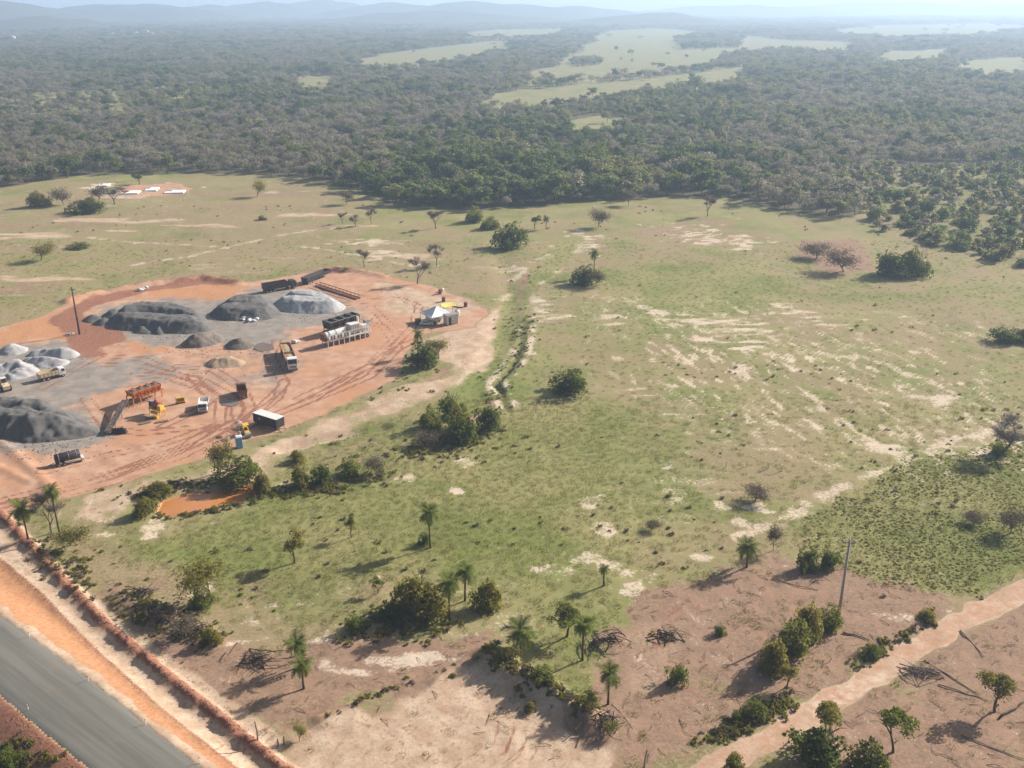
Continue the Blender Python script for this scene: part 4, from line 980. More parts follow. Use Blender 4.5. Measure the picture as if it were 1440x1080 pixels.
Z = ground_h(P[:, 0], P[:, 1])
ORD = ['first', 'second', 'third', 'fourth', 'fifth', 'sixth', 'seventh', 'eighth', 'ninth', 'tenth', 'eleventh', 'twelfth', 'thirteenth', 'fourteenth', 'fifteenth', 'sixteenth', 'seventeenth', 'eighteenth', 'nineteenth', 'twentieth'] + ['%dth' % k if k % 10 not in (1, 2, 3) else '%d%s' % (k, ('st', 'nd', 'rd')[k % 10 - 1]) for k in range(21, 140)]
PLACES = ['behind the far left pasture', 'behind the small red excavation', 'behind the yard', 'at the dark wood point', 'beyond the creek head', 'behind the open pasture', 'beside the right shrubs']
def place_of(q): return PLACES[int(np.digitize(720 + FPX * q[0] / (q[1] * CP + CAM_H * SP), [110, 280, 500, 760, 920, 1080]))]
order = sorted(order, key=lambda i: P[i, 0] / P[i, 1]); seen = {}
KIND8 = ['dark green tree', 'full dark tree', 'mid green tree', 'olive tree', 'pale olive tree', 'brown leafless tree', 'thin grey tree', 'bright green tree']
for i in order:
    parts, w0, h0 = KITS['wood%d' % K[i]]; key = (K[i], place_of(P[i])); seen[key] = seen.get(key, 0) + 1
    o = thing('forest_tree', 'forest-edge %s %s, %s of its kind from left' % (KIND8[K[i]], key[1], ORD[seen[key] - 1]), 'tree', (P[i, 0], P[i, 1], Z[i] - 0.1), fr.uniform(0, 6.28), 'trees along the near forest edge'); o.scale = tuple(S[i])
    for pn, me in parts: link(pn, me, o)
rest = np.ones(len(P), bool); rest[order] = False
rot = np.zeros((len(P), 3)); rot[:, 2] = fr.uniform(0, 6.28, len(P))
FC = source_collection('forest_source', [[m for _, m in KITS['wood%d' % i][0]] for i in range(8)])
scatter('forest', np.stack([P[:, 0], P[:, 1], Z - 0.1], 1)[rest], rot[rest], S[rest], K[rest], FC, 'dense dry woodland reaching from the pasture to the far hills', 'forest')

# shrubland on the right: each shrub by itself
p = jgrid(80, 340, 255, 480, 7.4, fr); p = p[(poly_sd(p[:, 0], p[:, 1], _shrub_poly) > 1) & (np.abs(p[:, 0]) < 0.58 * p[:, 1] + 8)]; p = p[fr.random(len(p)) < 0.92]; p = p[fr.permutation(len(p))[:298]]
SHL = ['mid green shrub among scattered shrubs on the right', 'olive shrub among scattered shrubs on the right', 'grey dry shrub among scattered shrubs on the right', 'dark green shrub among scattered shrubs on the right']
SHK = ['mid green shrub', 'olive shrub', 'grey dry shrub', 'dark green shrub']; seen = {}
for q in p[np.argsort(p[:, 0] / p[:, 1])]:
    k = int(fr.choice([0, 1, 1, 2, 3])); s = fr.uniform(2.4, 7.4); row = ('near', 'middle', 'far')[int(np.digitize(q[1], [330, 385]))]; seen[(k, row)] = seen.get((k, row), 0) + 1
    plant('shrub%d' % k, 'shrub', '%s in %s part of right shrubland, %s of its kind from left' % (SHK[k], row, ORD[seen[(k, row)] - 1]), 'shrub', q[0], q[1], s, s * fr.uniform(0.55, 0.85), 'shrubs scattered before the forest on the right')

# lone trees standing in the far fields
FT = -1
for px, py, w, h in [(865, 113, 10, 18), (866, 72, 6, 8), (790, 118, 10, 8), (765, 119, 10, 9), (727, 122, 8, 9), (1020, 80, 10, 8)]:
    X, Y = un(px, py); W = w / scale_at(py); FT = FT + 1; plant('wood0', 'field_tree', ('large dark lone tree in the far green strip field', 'small lone tree in the middle of the largest far field', 'third small tree from left along the strip field hedge', 'second small tree from left along the strip field hedge', 'leftmost small tree along the strip field hedge', 'small tree at right in the largest far field')[FT], 'tree', X, Y, W, h / scale_at(py) * 0.9, 'lone trees in the far fields')

# grass, weeds, scrub, sticks and clods
def tuft(seed, mat, n, rad, h, w):
    r = np.random.default_rng(seed); a = r.uniform(0, 6.28, n); d = rad * np.sqrt(r.random(n)); B = np.stack([d * np.cos(a), d * np.sin(a), np.full(n, -0.03)], 1)
    b2 = r.uniform(0, 6.28, n); tip = B + np.stack([np.cos(a) * h * 0.45 + r.normal(0, 0.08, n), np.sin(a) * h * 0.45 + r.normal(0, 0.08, n), h * r.uniform(0.55, 1.1, n)], 1)
    s = np.stack([np.cos(b2), np.sin(b2), 0 * a], 1) * w; V = np.stack([B - s, B + s, tip], 1).reshape(-1, 3); return tris_mesh('tuft', V, np.arange(n * 3).reshape(-1, 3), mat)
def weed(seed, mat, n, W, H, leaf):
    V, Q = crown_geo(n, W, 0.0, H, leaf, seed, 6, 0.35, 0.5, True); return tris_mesh('weed', V, Q, mat)
def clod(seed, mat):
    bm = bmesh.new(); bmesh.ops.create_icosphere(bm, subdivisions=1, radius=0.5); R = random.Random(seed)
    for v in bm.verts: v.co *= R.uniform(0.65, 1.15); v.co.z *= 0.75
    me = bpy.data.meshes.new('clod'); bm.to_mesh(me); bm.free(); me.materials.append(mat); return me
def stick(seed):
    R = random.Random(seed); b = MB(); L = 2.2; b.tube([(0, 0, 0.05), (L * 0.5, R.uniform(-0.2, 0.2), 0.10 + R.uniform(0, 0.15)), (L, R.uniform(-0.3, 0.3), 0.05)], [0.05, 0.04, 0.015], 4, False)
    for k in range(3): t = R.uniform(0.3, 0.9) * L; b.tube([(t, 0, 0.1), (t + 0.4, R.uniform(-0.5, 0.5), R.uniform(0.1, 0.4))], [0.025, 0.008], 3, False)
    return mb_mesh(b, 'stick', M_DEAD)
def grow(name, p, coll, nk, smin, smax, label, cat, zscale=1.0, weights=None, sink=0.0):
    k = len(p); rt = np.zeros((k, 3)); rt[:, 2] = fr.uniform(0, 6.28, k); s = fr.uniform(smin, smax, k)
    idx = fr.choice(nk, k, p=weights); z = ground_h(p[:, 0], p[:, 1]) - sink
    scatter(name, np.stack([p[:, 0], p[:, 1], z], 1), rt, np.stack([s, s, s * zscale * fr.uniform(0.7, 1.2, k)], 1), idx, coll, label, cat)
GC = source_collection('grass_source', [[tuft(1, L_GRASS, 30, 0.42, 0.30, 0.035)], [tuft(2, L_GRASS, 24, 0.36, 0.38, 0.03)], [tuft(3, L_STRAW, 26, 0.40, 0.34, 0.03)]])
def tri(y0, y1, cell): p = jgrid(-(0.585 * y1 + 15), 0.585 * y1 + 15, y0, y1, cell, fr); return p[np.abs(p[:, 0]) < 0.585 * p[:, 1] + 15]
p = np.vstack([tri(70, 180, 0.95), tri(180, 320, 1.8)])
ok = (at_grid('green', *p.T) - at_grid('sand', *p.T) - at_grid('pale', *p.T) - at_grid('brown', *p.T) * 0.25 + fr.normal(0, 0.16, len(p)) > 0.34) & (at_grid('yard', *p.T) < 0.3) & (at_grid('damp', *p.T) < 0.3) & (at_grid('orange', *p.T) < 0.3) & (at_grid('road', *p.T) < -5)
p = p[ok]; grow('pasture_grass', p, GC, 3, 0.6, 1.25, 'short patchy grass covering the pasture', 'grass', 0.9, [0.45, 0.35, 0.2])
def along_px(px, n, sd):
    P = unl(px); seg = np.diff(P, axis=0); L = np.hypot(*seg.T); i = fr.choice(len(L), n, p=L / L.sum()); t = fr.random(n)[:, None]; return P[i] + seg[i] * t + fr.normal(0, sd, (n, 2))
p2 = np.vstack([tri(72, 150, 1.9)]); ok = ((at_grid('brown', *p2.T) > 0.3) | (at_grid('pale', *p2.T) > 0.3)) & (fr.random(len(p2)) < 0.10 + 0.75 * sstep(0.5, 0.68, fbm(p2[:, 0], p2[:, 1], 6, 141, 3))) & (at_grid('yard', *p2.T) < 0.2) & (at_grid('orange', *p2.T) < 0.15) & (at_grid('road', *p2.T) < -7) & (seg_dist(p2[:, 0], p2[:, 1], _droad)[0] > 2.6)
grow('dry_grass', p2[ok], GC, 3, 0.5, 1.3, 'sparse straw-coloured grass on the bare cleared soil', 'grass', 0.9, [0.12, 0.13, 0.75])
WC = source_collection('weed_source', [[weed(61, L_OLIVE, 90, 0.95, 0.55, 0.20)], [weed(62, L_MID, 80, 0.8, 0.5, 0.18)], [weed(63, L_DRY, 80, 0.9, 0.6, 0.16)]])
p = np.vstack([tri(72, 200, 2.7), tri(200, 380, 5.6)]); cl = fbm(p[:, 0], p[:, 1], 13, 121, 3)
ok = (fr.random(len(p)) < sstep(0.45, 0.75, cl) * 0.5) & (at_grid('yard', *p.T) < 0.3) & (at_grid('orange', *p.T) < 0.3) & (at_grid('road', *p.T) < -5) & (at_grid('fo', *p.T) < 0.3) & (seg_dist(p[:, 0], p[:, 1], _droad)[0] > 3) & (at_grid('pale', *p.T) < 0.6)
p = p[ok]; grow('weeds', p, WC, 3, 0.55, 1.5, 'small dark weeds dotted over the pasture', 'weeds', 1.0, [0.4, 0.25, 0.35])
SCRUB = [(1110, 742), (1200, 692), (1290, 648), (1440, 615), (1600, 605), (1600, 760), (1440, 800), (1380, 838), (1260, 826), (1180, 795)]
p = jgrid(28, 130, 104, 170, 0.6, fr); p = p[poly_sd(p[:, 0], p[:, 1], unl(SCRUB)) + (fbm(p[:, 0], p[:, 1], 4, 131, 2) - 0.5) * 7 > 0]; p = p[fr.random(len(p)) < 0.25 + 0.75 * sstep(0.35, 0.6, fbm(p[:, 0], p[:, 1], 5, 133, 3))]
SC = source_collection('scrub_source', [[weed(64, L_SCRUB, 110, 1.1, 0.6, 0.22)], [weed(65, L_SCRUB, 100, 1.0, 0.5, 0.2)], [weed(66, L_MID, 110, 1.1, 0.65, 0.2)], [weed(67, L_DRY, 90, 1.0, 0.55, 0.18)]])
grow('scrub', p, SC, 4, 0.25, 0.85, 'low yellow-green scrub in the triangle beside dirt road', 'scrub', 0.4, [0.45, 0.45, 0.05, 0.05])
p = np.vstack([along_px(ln, n, sd) for ln, n, sd in (([(692, 922), (712, 942), (755, 968), (800, 994), (832, 1012)], 190, 1.0), ([(170, 842), (210, 862), (260, 888), (300, 905)], 190, 1.3), ([(450, 1012), (520, 985), (600, 955), (690, 922)], 26, 0.5), ([(60, 770), (100, 800), (130, 830)], 90, 1.6),
    ([(215, 724), (250, 726), (300, 716), (350, 704), (385, 695), (470, 690)], 170, 0.8), ([(180, 700), (230, 688), (290, 680)], 120, 1.2), ([(400, 690), (470, 682), (540, 668)], 140, 1.6), ([(560, 640), (620, 632), (700, 610)], 150, 2.0), ([(1000, 1040), (1060, 1005), (1110, 985)], 130, 0.8), ([(1205, 935), (1240, 915), (1310, 872)], 60, 0.7), ([(500, 885), (560, 880), (620, 880)], 130, 1.8), ([(0, 1060), (30, 1075), (60, 1085)], 60, 1.5), ([(735, 440), (728, 500), (700, 540), (690, 580)], 110, 2.2))])
grow('undergrowth', p, WC, 3, 0.6, 1.6, 'dark tangled undergrowth on mounds, pond banks and verges', 'undergrowth', 0.9, [0.45, 0.25, 0.3])
DC = source_collection('stick_source', [[stick(i)] for i in range(3)])
p = jgrid(-60, 75, 74, 130, 1.4, fr); ok = (at_grid('brown', *p.T) > 0.45) & (fr.random(len(p)) < 0.34) & (at_grid('orange', *p.T) < 0.3) & (seg_dist(p[:, 0], p[:, 1], _droad)[0] > 2.6); p = p[ok]
grow('brushwood_litter', p, DC, 3, 0.25, 0.85, 'broken sticks littering the cleared brown ground', 'brushwood', 1.0)
CC = source_collection('clod_source', [[clod(1, earth('clod_red', (0.36, 0.18, 0.115, 1), (0.27, 0.125, 0.075, 1), 3))], [clod(2, MATS['clod_red'])], [clod(3, MATS['clod_red'])]])
def along(P, n, sd):
    seg = np.diff(P, axis=0); L = np.hypot(*seg.T); i = fr.choice(len(L), n, p=L / L.sum()); t = fr.random(n)[:, None]; return P[i] + seg[i] * t + fr.normal(0, sd, (n, 2))
p = np.vstack([along(_berm, 1500, 0.7), along(_bank, 160, 0.35), along(unl(BUMPS[0][0]), 420, 1.0), along(unl(BUMPS[8][0]), 300, 0.6), along(unl([(470, 590), (540, 560), (600, 530), (660, 505)]), 260, 1.6)])
grow('earth_clods', p, CC, 3, 0.06, 0.28, 'loose red earth clods strewn along the spoil banks', 'clods', 1.0, None, 0.02)

# ------------------------------------------------------------------ stockpiles
M_GRAVEL = earth('gravel_dark_grey', (0.165, 0.155, 0.145, 1), (0.120, 0.115, 0.112, 1), 2.5, 0.8, (0.21, 0.195, 0.175, 1))
M_LIGHT = earth('gravel_pale_grey', (0.46, 0.44, 0.43, 1), (0.36, 0.345, 0.345, 1), 2.5, 0.8, (0.54, 0.51, 0.48, 1))
M_WHITE = earth('crushed_stone_white', (0.40, 0.395, 0.385, 1), (0.31, 0.31, 0.31, 1), 2.5, 0.5, (0.52, 0.51, 0.49, 1))
M_TAN = earth('sand_tan', (0.42, 0.31, 0.20, 1), (0.34, 0.245, 0.155, 1), 2.0, 0.7, (0.50, 0.39, 0.27, 1))
M_BROWNG = earth('gravel_brown_grey', (0.24, 0.195, 0.155, 1), (0.175, 0.15, 0.128, 1), 2.5, 0.8)

def pile(name, label, cones, mat, cap=99, slope=0.72, lump=0.12, group='stockpiles in the yard', res=0.34, seed=0, ridge=True, rough=0.35, warp=1.9):
    """heaps of loose stone: cones at the angle of repose run together; cones = (image x, image y of the middle of the base, height)"""
    C0 = [(*un(a, b), h) for a, b, h in cones]; C = list(C0)
    for p, q in zip(C0[:-1], C0[1:]):
        if ridge and math.hypot(p[0] - q[0], p[1] - q[1]) < 14: C += [tuple(p[k] + (q[k] - p[k]) * f for k in range(3)) for f in (0.2, 0.4, 0.6, 0.8)]
    cx = sum(c[0] for c in C) / len(C); cyy = sum(c[1] for c in C) / len(C)
    x0 = min(c[0] - c[2] / slope for c in C) - 1; x1 = max(c[0] + c[2] / slope for c in C) + 1; y0 = min(c[1] - c[2] / slope for c in C) - 1; y1 = max(c[1] + c[2] / slope for c in C) + 1
    nx, ny = int((x1 - x0) / res) + 2, int((y1 - y0) / res) + 2; X, Y = np.meshgrid(np.linspace(x0, x1, nx), np.linspace(y0, y1, ny))
    wx = (fbm(X, Y, 4, 201 + seed, 4) - 0.5) * warp; wy = (fbm(X, Y, 4, 207 + seed, 4) - 0.5) * warp; h = np.full(X.shape, -9.0)
    for a, b, hh in C:
        d = np.hypot(X + wx - a, Y + wy - b); h = np.maximum(h, hh - slope * np.sqrt(d * d + 0.12) - 0.02 * d)
    if cap < 90: h = np.where(h > cap, cap + (h - cap) * 0.12 + (fbm(X, Y, 2.4, 211 + seed, 3) - 0.5) * 1.0 * np.clip(h - cap, 0, 1), h)
    h = h + (fbm(X, Y, 1.1, 213 + seed, 3) - 0.5) * 2 * lump * np.clip(h, 0, 1) + (fbm(X, Y, 0.5, 217 + seed, 2) - 0.5) * 0.24
    h = h + (fbm(X, Y, 2.6, 219 + seed, 3) - 0.5) * 2 * rough * np.clip(h * 0.5, 0, 1)
    g = ground_h(X.ravel(), Y.ravel()).reshape(X.shape); h = np.where(h > 0, h * (0.76 if cap < 90 else 0.9), h); Zp = g + np.maximum(h, -0.25); keep = h > -0.22
    idx = np.arange(X.size).reshape(X.shape); Q = np.stack([idx[:-1, :-1], idx[:-1, 1:], idx[1:, 1:], idx[1:, :-1]], -1).reshape(-1, 4); q = Q[keep.ravel()[Q].any(1)]
    base = gz(cx, cyy); u, inv = np.unique(q, return_inverse=True); V = np.stack([X.ravel() - cx, Y.ravel() - cyy, Zp.ravel() - base], 1)[u]
    o = link(name, tris_mesh(name, V, inv.reshape(-1, 4), mat, True)); o.location = (cx, cyy, base); return tag(o, label, 'stockpile', group)

pile('gravel_pile', 'huge lumpy dark grey gravel pile at the left edge', [(-40, 596, 5.6), (-5, 597, 6.0), (30, 601, 5.8), (62, 604, 5.2), (88, 606, 4.2), (112, 608, 2.6), (132, 609, 1.3), (75, 590, 3.4), (48, 585, 4.8), (10, 582, 5.2), (-30, 582, 5.2)], M_GRAVEL, 3.9, 0.9, 0.4, seed=1, rough=0.9, warp=2.6)
pile('gravel_pile', 'long dark grey gravel ridge behind the light pole', [(168, 452, 3.4), (185, 455, 5.2), (210, 457, 5.6), (238, 459, 5.8), (262, 461, 5.0), (284, 463, 2.6), (262, 447, 4.6), (235, 441, 5.4), (205, 440, 5.2), (180, 444, 4.2)], M_GRAVEL, 3.3, 0.95, 0.2, seed=2, rough=0.3)
for a, lb in [((132, 450, 1.9), 'small dark heap at left end of the long gravel ridge'), ((146, 455, 1.7), 'second small dark heap at left end of long gravel ridge'), ((162, 446, 2.6), 'dark heap joined to back left of long gravel ridge'), ((206, 436, 2.2), 'dark heap behind the long gravel ridge, left one'), ((226, 434, 2.4), 'dark heap behind the long gravel ridge, middle one'),
              ((243, 437, 2.2), 'dark heap behind the long gravel ridge, right one'), ((202, 466, 1.7), 'left of two small grey heaps before the long ridge'), ((228, 466, 1.7), 'right of two small grey heaps before the long ridge')]:
    pile('gravel_heap', lb, [a], M_GRAVEL, seed=int(a[0]))
pile('gravel_pile', 'flat-topped dark gravel pile right of the long ridge', [(328, 441, 5.4), (346, 442, 5.8), (366, 443, 5.0), (358, 431, 5.4), (338, 430, 5.4)], M_GRAVEL, 3.0, 0.9, 0.15, seed=3, rough=0.2)
pile('crushed_stone_pile', 'white-topped crushed stone pile near the dark truck', [(406, 430, 4.6), (425, 432, 5.4), (444, 433, 5.4), (460, 434, 4.6), (444, 424, 5.0), (420, 422, 5.0)], M_WHITE, 3.3, 0.95, 0.10, seed=4, rough=0.15, warp=1.0)
pile('gravel_pile', 'brown-grey pointed pile before the long ridge', [(276, 483, 3.0), (297, 478, 2.6)], M_BROWNG, 99, 0.85, 0.3, seed=5)
pile('gravel_pile', 'small brown-grey pointed pile left of truck and trailer', [(338, 486, 2.5)], M_BROWNG, 99, 0.68, 0.2, seed=6)
pile('sand_pile', 'tan sand pile near the truck and trailer', [(308, 511, 2.5), (320, 511, 2.4), (330, 512, 1.6)], M_TAN, 1.9, 0.75, 0.5, seed=7)
pile('gravel_pile', 'small pale pointed heap at the left edge', [(20, 494, 2.4)], M_LIGHT, seed=8)
pile('gravel_pile', 'curved pale grey ridge beyond cream tipper truck', [(52, 499, 1.5), (66, 499, 1.9), (80, 499, 2.1), (93, 501, 2.3)], M_LIGHT, 99, 0.8, 0.2, seed=9)
pile('gravel_pile', 'second pale grey ridge just above cream tipper truck', [(44, 510, 1.7), (60, 512, 1.9), (76, 512, 1.9), (88, 512, 1.4)], M_LIGHT, 99, 0.8, 0.2, seed=10)
pile('gravel_pile', 'broad lumpy pale grey heap left of cream tipper truck', [(-10, 522, 2.6), (8, 524, 2.2), (25, 520, 2.8), (38, 524, 2.2), (15, 532, 1.4)], M_LIGHT, 99, 0.75, 0.6, seed=11)

GCL = source_collection('grey_stone_source', [[clod(k, M_GRAVEL)] for k in (5, 6)] + [[clod(7, M_LIGHT)]])
_c = np.array([[*un(a, b)] for a, b in ((30, 612), (90, 625), (60, 632), (130, 612), (215, 468), (160, 462), (260, 472), (345, 452), (430, 444), (280, 490), (338, 492), (310, 520), (40, 530), (90, 506))])
_p = _c[fr.integers(0, len(_c), 1500)] + fr.normal(0, 1, (1500, 2)) * [4.5, 3.0]
grow('spilled_stones', _p, GCL, 3, 0.08, 0.42, 'loose grey stones spilled around the stockpiles', 'stones', 0.9)
# ------------------------------------------------------------------ vehicles and plant
C_WHITE = paint('paint_white', (0.74, 0.72, 0.68, 1), 0.4); C_CREAM = paint('paint_cream', (0.66, 0.52, 0.34, 1), 0.45); C_BLACK = paint('paint_black', (0.022, 0.022, 0.026, 1), 0.5, 0, 0.18)
C_BROWN = paint('paint_rust_brown', (0.19, 0.075, 0.045, 1), 0.65); C_DUSTY = paint('paint_dusty_orange_brown', (0.42, 0.22, 0.12, 1), 0.6); C_ORANGE = paint('paint_orange', (0.62, 0.19, 0.035, 1), 0.5, 0, 0.25); C_YELLOW = paint('paint_yellow', (0.70, 0.42, 0.04, 1), 0.5, 0, 0.25)
C_RED = paint('paint_red_brown', (0.34, 0.07, 0.045, 1), 0.55); C_STEEL = paint('bare_steel', (0.36, 0.36, 0.36, 1), 0.45, 0.4, 0.25); C_GREYP = paint('paint_grey', (0.28, 0.28, 0.29, 1), 0.5); C_DARKB = paint('dark_undercarriage', (0.03, 0.028, 0.027, 1), 0.7)
C_RUBBER = paint('tyre_rubber', (0.02, 0.019, 0.018, 1), 0.85, 0, 0.3); C_GLASS = paint('cab_glass', (0.02, 0.03, 0.04, 1), 0.08, 0, 0.05, 0.7); C_BLUE = paint('plastic_blue', (0.16, 0.34, 0.56, 1), 0.5, 0, 0.1); C_LAMP = paint('lamp_lens', (0.75, 0.75, 0.70, 1), 0.15, 0, 0.05, 0.7)
C_CANVAS = paint('tent_canvas_white', (0.80, 0.80, 0.80, 1), 0.7, 0, 0.08); C_TARPY = paint('tarp_yellow', (0.74, 0.62, 0.13, 1), 0.6, 0, 0.1); C_CONC = paint('concrete_grey', (0.40, 0.37, 0.33, 1), 0.85, 0, 0.15); C_BELT = paint('rubber_belt', (0.05, 0.042, 0.042, 1), 0.8, 0, 0.5)
C_TRUNKW = paint('wood_weathered', (0.22, 0.16, 0.11, 1), 0.85, 0, 0.2); C_SACK = paint('sack_white', (0.70, 0.69, 0.66, 1), 0.7, 0, 0.15)

_w = MB(); _w.lathe_y([(-0.15, 0.28), (-0.15, 0.46), (-0.10, 0.52), (0.10, 0.52), (0.15, 0.46), (0.15, 0.28)], 18); _wo = _w.build('tyre', C_RUBBER, smooth=False); TYRE = _wo.data; bpy.data.objects.remove(_wo)
_w = MB(); _w.lathe_y([(-0.165, 0.10), (-0.165, 0.26), (-0.11, 0.30), (0.11, 0.30), (0.165, 0.26), (0.165, 0.10)], 14); _wo = _w.build('rim', C_STEEL); RIM = _wo.data; bpy.data.objects.remove(_wo)
def wheel(parent, x, y, r=0.52, dual=1.0):
    o = link('wheel', TYRE, parent); o.location = (x, y, r); o.scale = (r / 0.52, dual, r / 0.52); link('rim', RIM, o); return o

def cab(parent, x0, L=1.9, W=2.4, z0=0.75, H=2.1, mat=None, face=1):
    """flat-fronted lorry cab: shell, windscreen, door windows, lamps, mirrors, grille and bumper"""
    mat = mat or C_WHITE; s = face
    b = MB(); b.prism([(x0, z0), (x0 + s * L, z0), (x0 + s * (L + 0.04), z0 + H * 0.48), (x0 + s * (L - 0.22), z0 + H * 0.96), (x0 + s * (L - 0.5), z0 + H), (x0 + s * 0.1, z0 + H), (x0, z0 + H * 0.9)], -W / 2, W / 2); c = b.build('cab', mat, parent, 0.06)
    b = MB(); xa, xb = x0 + s * (L + 0.055), x0 + s * (L - 0.19); za, zb = z0 + H * 0.50, z0 + H * 0.92
    b.prism([(xa, za), (xb, zb), (xb - s * 0.05, zb), (xa - s * 0.05, za)], -W / 2 + 0.12, W / 2 - 0.12); b.build('windscreen', C_GLASS, c)
    for sy in (-1, 1):
        b = MB(); b.prism([(x0 + s * 0.75, z0 + H * 0.52), (x0 + s * (L - 0.15), z0 + H * 0.52), (x0 + s * (L - 0.35), z0 + H * 0.88), (x0 + s * 0.75, z0 + H * 0.88)], sy * (W / 2 - 0.02), sy * (W / 2 + 0.012)); b.build('side_window', C_GLASS, c)
        MB().box((x0 + s * (L + 0.05), sy * W * 0.36, z0 + 0.18), (0.08, 0.42, 0.2)).build('headlight', C_LAMP, c, 0.02)
        b = MB(); b.tube([(x0 + s * (L - 0.1), sy * W / 2, z0 + H * 0.8), (x0 + s * (L + 0.02), sy * (W / 2 + 0.25), z0 + H * 0.8)], 0.025, 5); b.box((x0 + s * L, sy * (W / 2 + 0.25), z0 + H * 0.68), (0.1, 0.16, 0.45)); b.build('mirror', C_DARKB, c)
    b = MB()
    for k in range(4): b.box((x0 + s * (L + 0.045), 0, z0 + 0.36 + k * 0.13), (0.05, W * 0.66, 0.06))
    b.build('grille', C_DARKB, c); MB().box((x0 + s * (L + 0.03), 0, z0 - 0.12), (0.26, W, 0.34)).build('bumper', C_GREYP, parent, 0.04)
    return c

def open_bed(parent, x0, x1, W, z0, H, mat, name='dump_bed', wall=0.09, flare=0.12, ribs=5, load=None, load_h=0.5):
    """tipping body: floor, flared side boards with ribs, head and tail board"""
    L = x1 - x0; xm = (x0 + x1) / 2; b = MB(); b.box((xm, 0, z0 + 0.06), (L, W, 0.12))
    for sy in (-1, 1): b.box((xm, sy * (W / 2 + flare / 2 - wall / 2), z0 + H / 2 + 0.06), (L, wall, H), rx=-sy * math.atan2(flare, H))
    b.box((x0 + wall / 2, 0, z0 + H / 2 + 0.06), (wall, W - 0.1, H)); o = b.build(name, mat, parent)
    tb = MB(); tb.box((x1 - wall / 2, 0, z0 + H / 2 + 0.06), (wall, W - 0.1, H)); tb.build('headboard', mat, o)
    for sy in (-1, 1):
        for k in range(ribs):
            xx = x0 + L * (k + 0.5) / ribs; MB().box((xx, sy * (W / 2 + flare / 2 + 0.035), z0 + H / 2 + 0.06), (0.12, 0.07, H), rx=-sy * math.atan2(flare, H)).build('rib', mat, o)
        MB().box((xm, sy * (W / 2 + flare), z0 + H + 0.08), (L, 0.12, 0.1)).build('top_rail', mat, o)
    if load:
        n = 10; g = np.linspace(-0.5, 0.5, n); V = []; F = []
        for i in range(n):
            for j in range(n): V.append((xm + g[i] * (L - 0.2), g[j] * (W - 0.12), z0 + H * 0.72 + load_h * math.cos(g[i] * 2.6) * math.cos(g[j] * 2.6) * random.uniform(0.75, 1.1)))
        for i in range(n - 1):
            for j in range(n - 1): a = i * n + j; F.append((a, a + n, a + n + 1, a + 1))
        mesh_obj('load', V, F, load, o, True)
    return o

def dump_truck(name, label, rear, front, bed_mat, cab_mat, L=8.0, load=None, bed_h=1.25, group='trucks in the yard'):
    yaw, (X, Y), d = heading(rear, front); t = thing(name, label, 'truck', (X, Y, gz(X, Y)), yaw, group); h = L / 2
    b = MB(); b.box((0, 0.42, 0.85), (L - 0.6, 0.16, 0.3)); b.box((0, -0.42, 0.85), (L - 0.6, 0.16, 0.3)); b.box((-h + 0.4, 0, 0.7), (0.12, 2.2, 0.16)); b.build('chassis', C_DARKB, t)
    cab(t, h - 2.05, 1.95, 2.4, 0.78, 2.05, cab_mat); open_bed(t, -h, h - 2.2, 2.4, 1.12, bed_h, bed_mat, load=load)
    MB().tube([(h - 3.2, 1.02, 0.75), (h - 2.3, 1.02, 0.75)], 0.28, 10).build('fuel_tank', C_STEEL, t)
    for x in (h - 1.0, -h + 2.35, -h + 1.1):
        for sy in (-1, 1): wheel(t, x, sy * 1.05, 0.52, 1.0 if x > 0 else 1.6)
    for sy in (-1, 1): MB().box((-h - 0.02, sy * 0.95, 0.75), (0.06, 0.36, 0.14)).build('tail_light', C_RED, t)
    return t
dump_truck('tipper_truck', 'cream tipper truck parked by pale grey heaps', (57, 536), (90, 528), C_CREAM, C_WHITE, 7.6)
dump_truck('tipper_truck', 'white-cabbed tipper truck facing us near yellow box', (289, 566), (285, 585), C_WHITE, C_WHITE, 7.0, None, 0.9)
dump_truck('tipper_truck', 'rust-brown tipper truck seen from behind by the puddle', (343, 567), (338, 546), C_BROWN, C_BROWN, 7.2, None, 1.5)

def truck_and_trailer():
    yaw, (X, Y), d = heading((399, 489), (415, 529)); t = thing('truck_and_trailer', 'white-cabbed truck with two loaded tan bodies in mid yard', 'truck', (X, Y, gz(X, Y)), yaw, 'trucks in the yard'); L = 16.5; h = L / 2
    b = MB(); b.box((0.2, 0.42, 0.9), (L - 1, 0.16, 0.28)); b.box((0.2, -0.42, 0.9), (L - 1, 0.16, 0.28)); b.build('chassis', C_DARKB, t)
    cab(t, h - 2.1, 2.1, 2.5, 0.8, 2.7, C_WHITE); open_bed(t, h - 8.0, h - 2.4, 2.5, 1.15, 1.45, C_DUSTY, load=M_TAN, load_h=0.35); open_bed(t, -h, h - 8.5, 2.5, 1.15, 1.45, C_DUSTY, load=M_TAN, load_h=0.3)
    for x in (h - 1.1, h - 5.2, h - 6.5, -h + 3.3, -h + 2.1, -h + 0.9):
        for sy in (-1, 1): wheel(t, x, sy * 1.08, 0.52, 1.5)
    MB().box((h - 8.25, 0, 0.9), (0.6, 0.3, 0.2)).build('drawbar', C_DARKB, t)
truck_and_trailer()

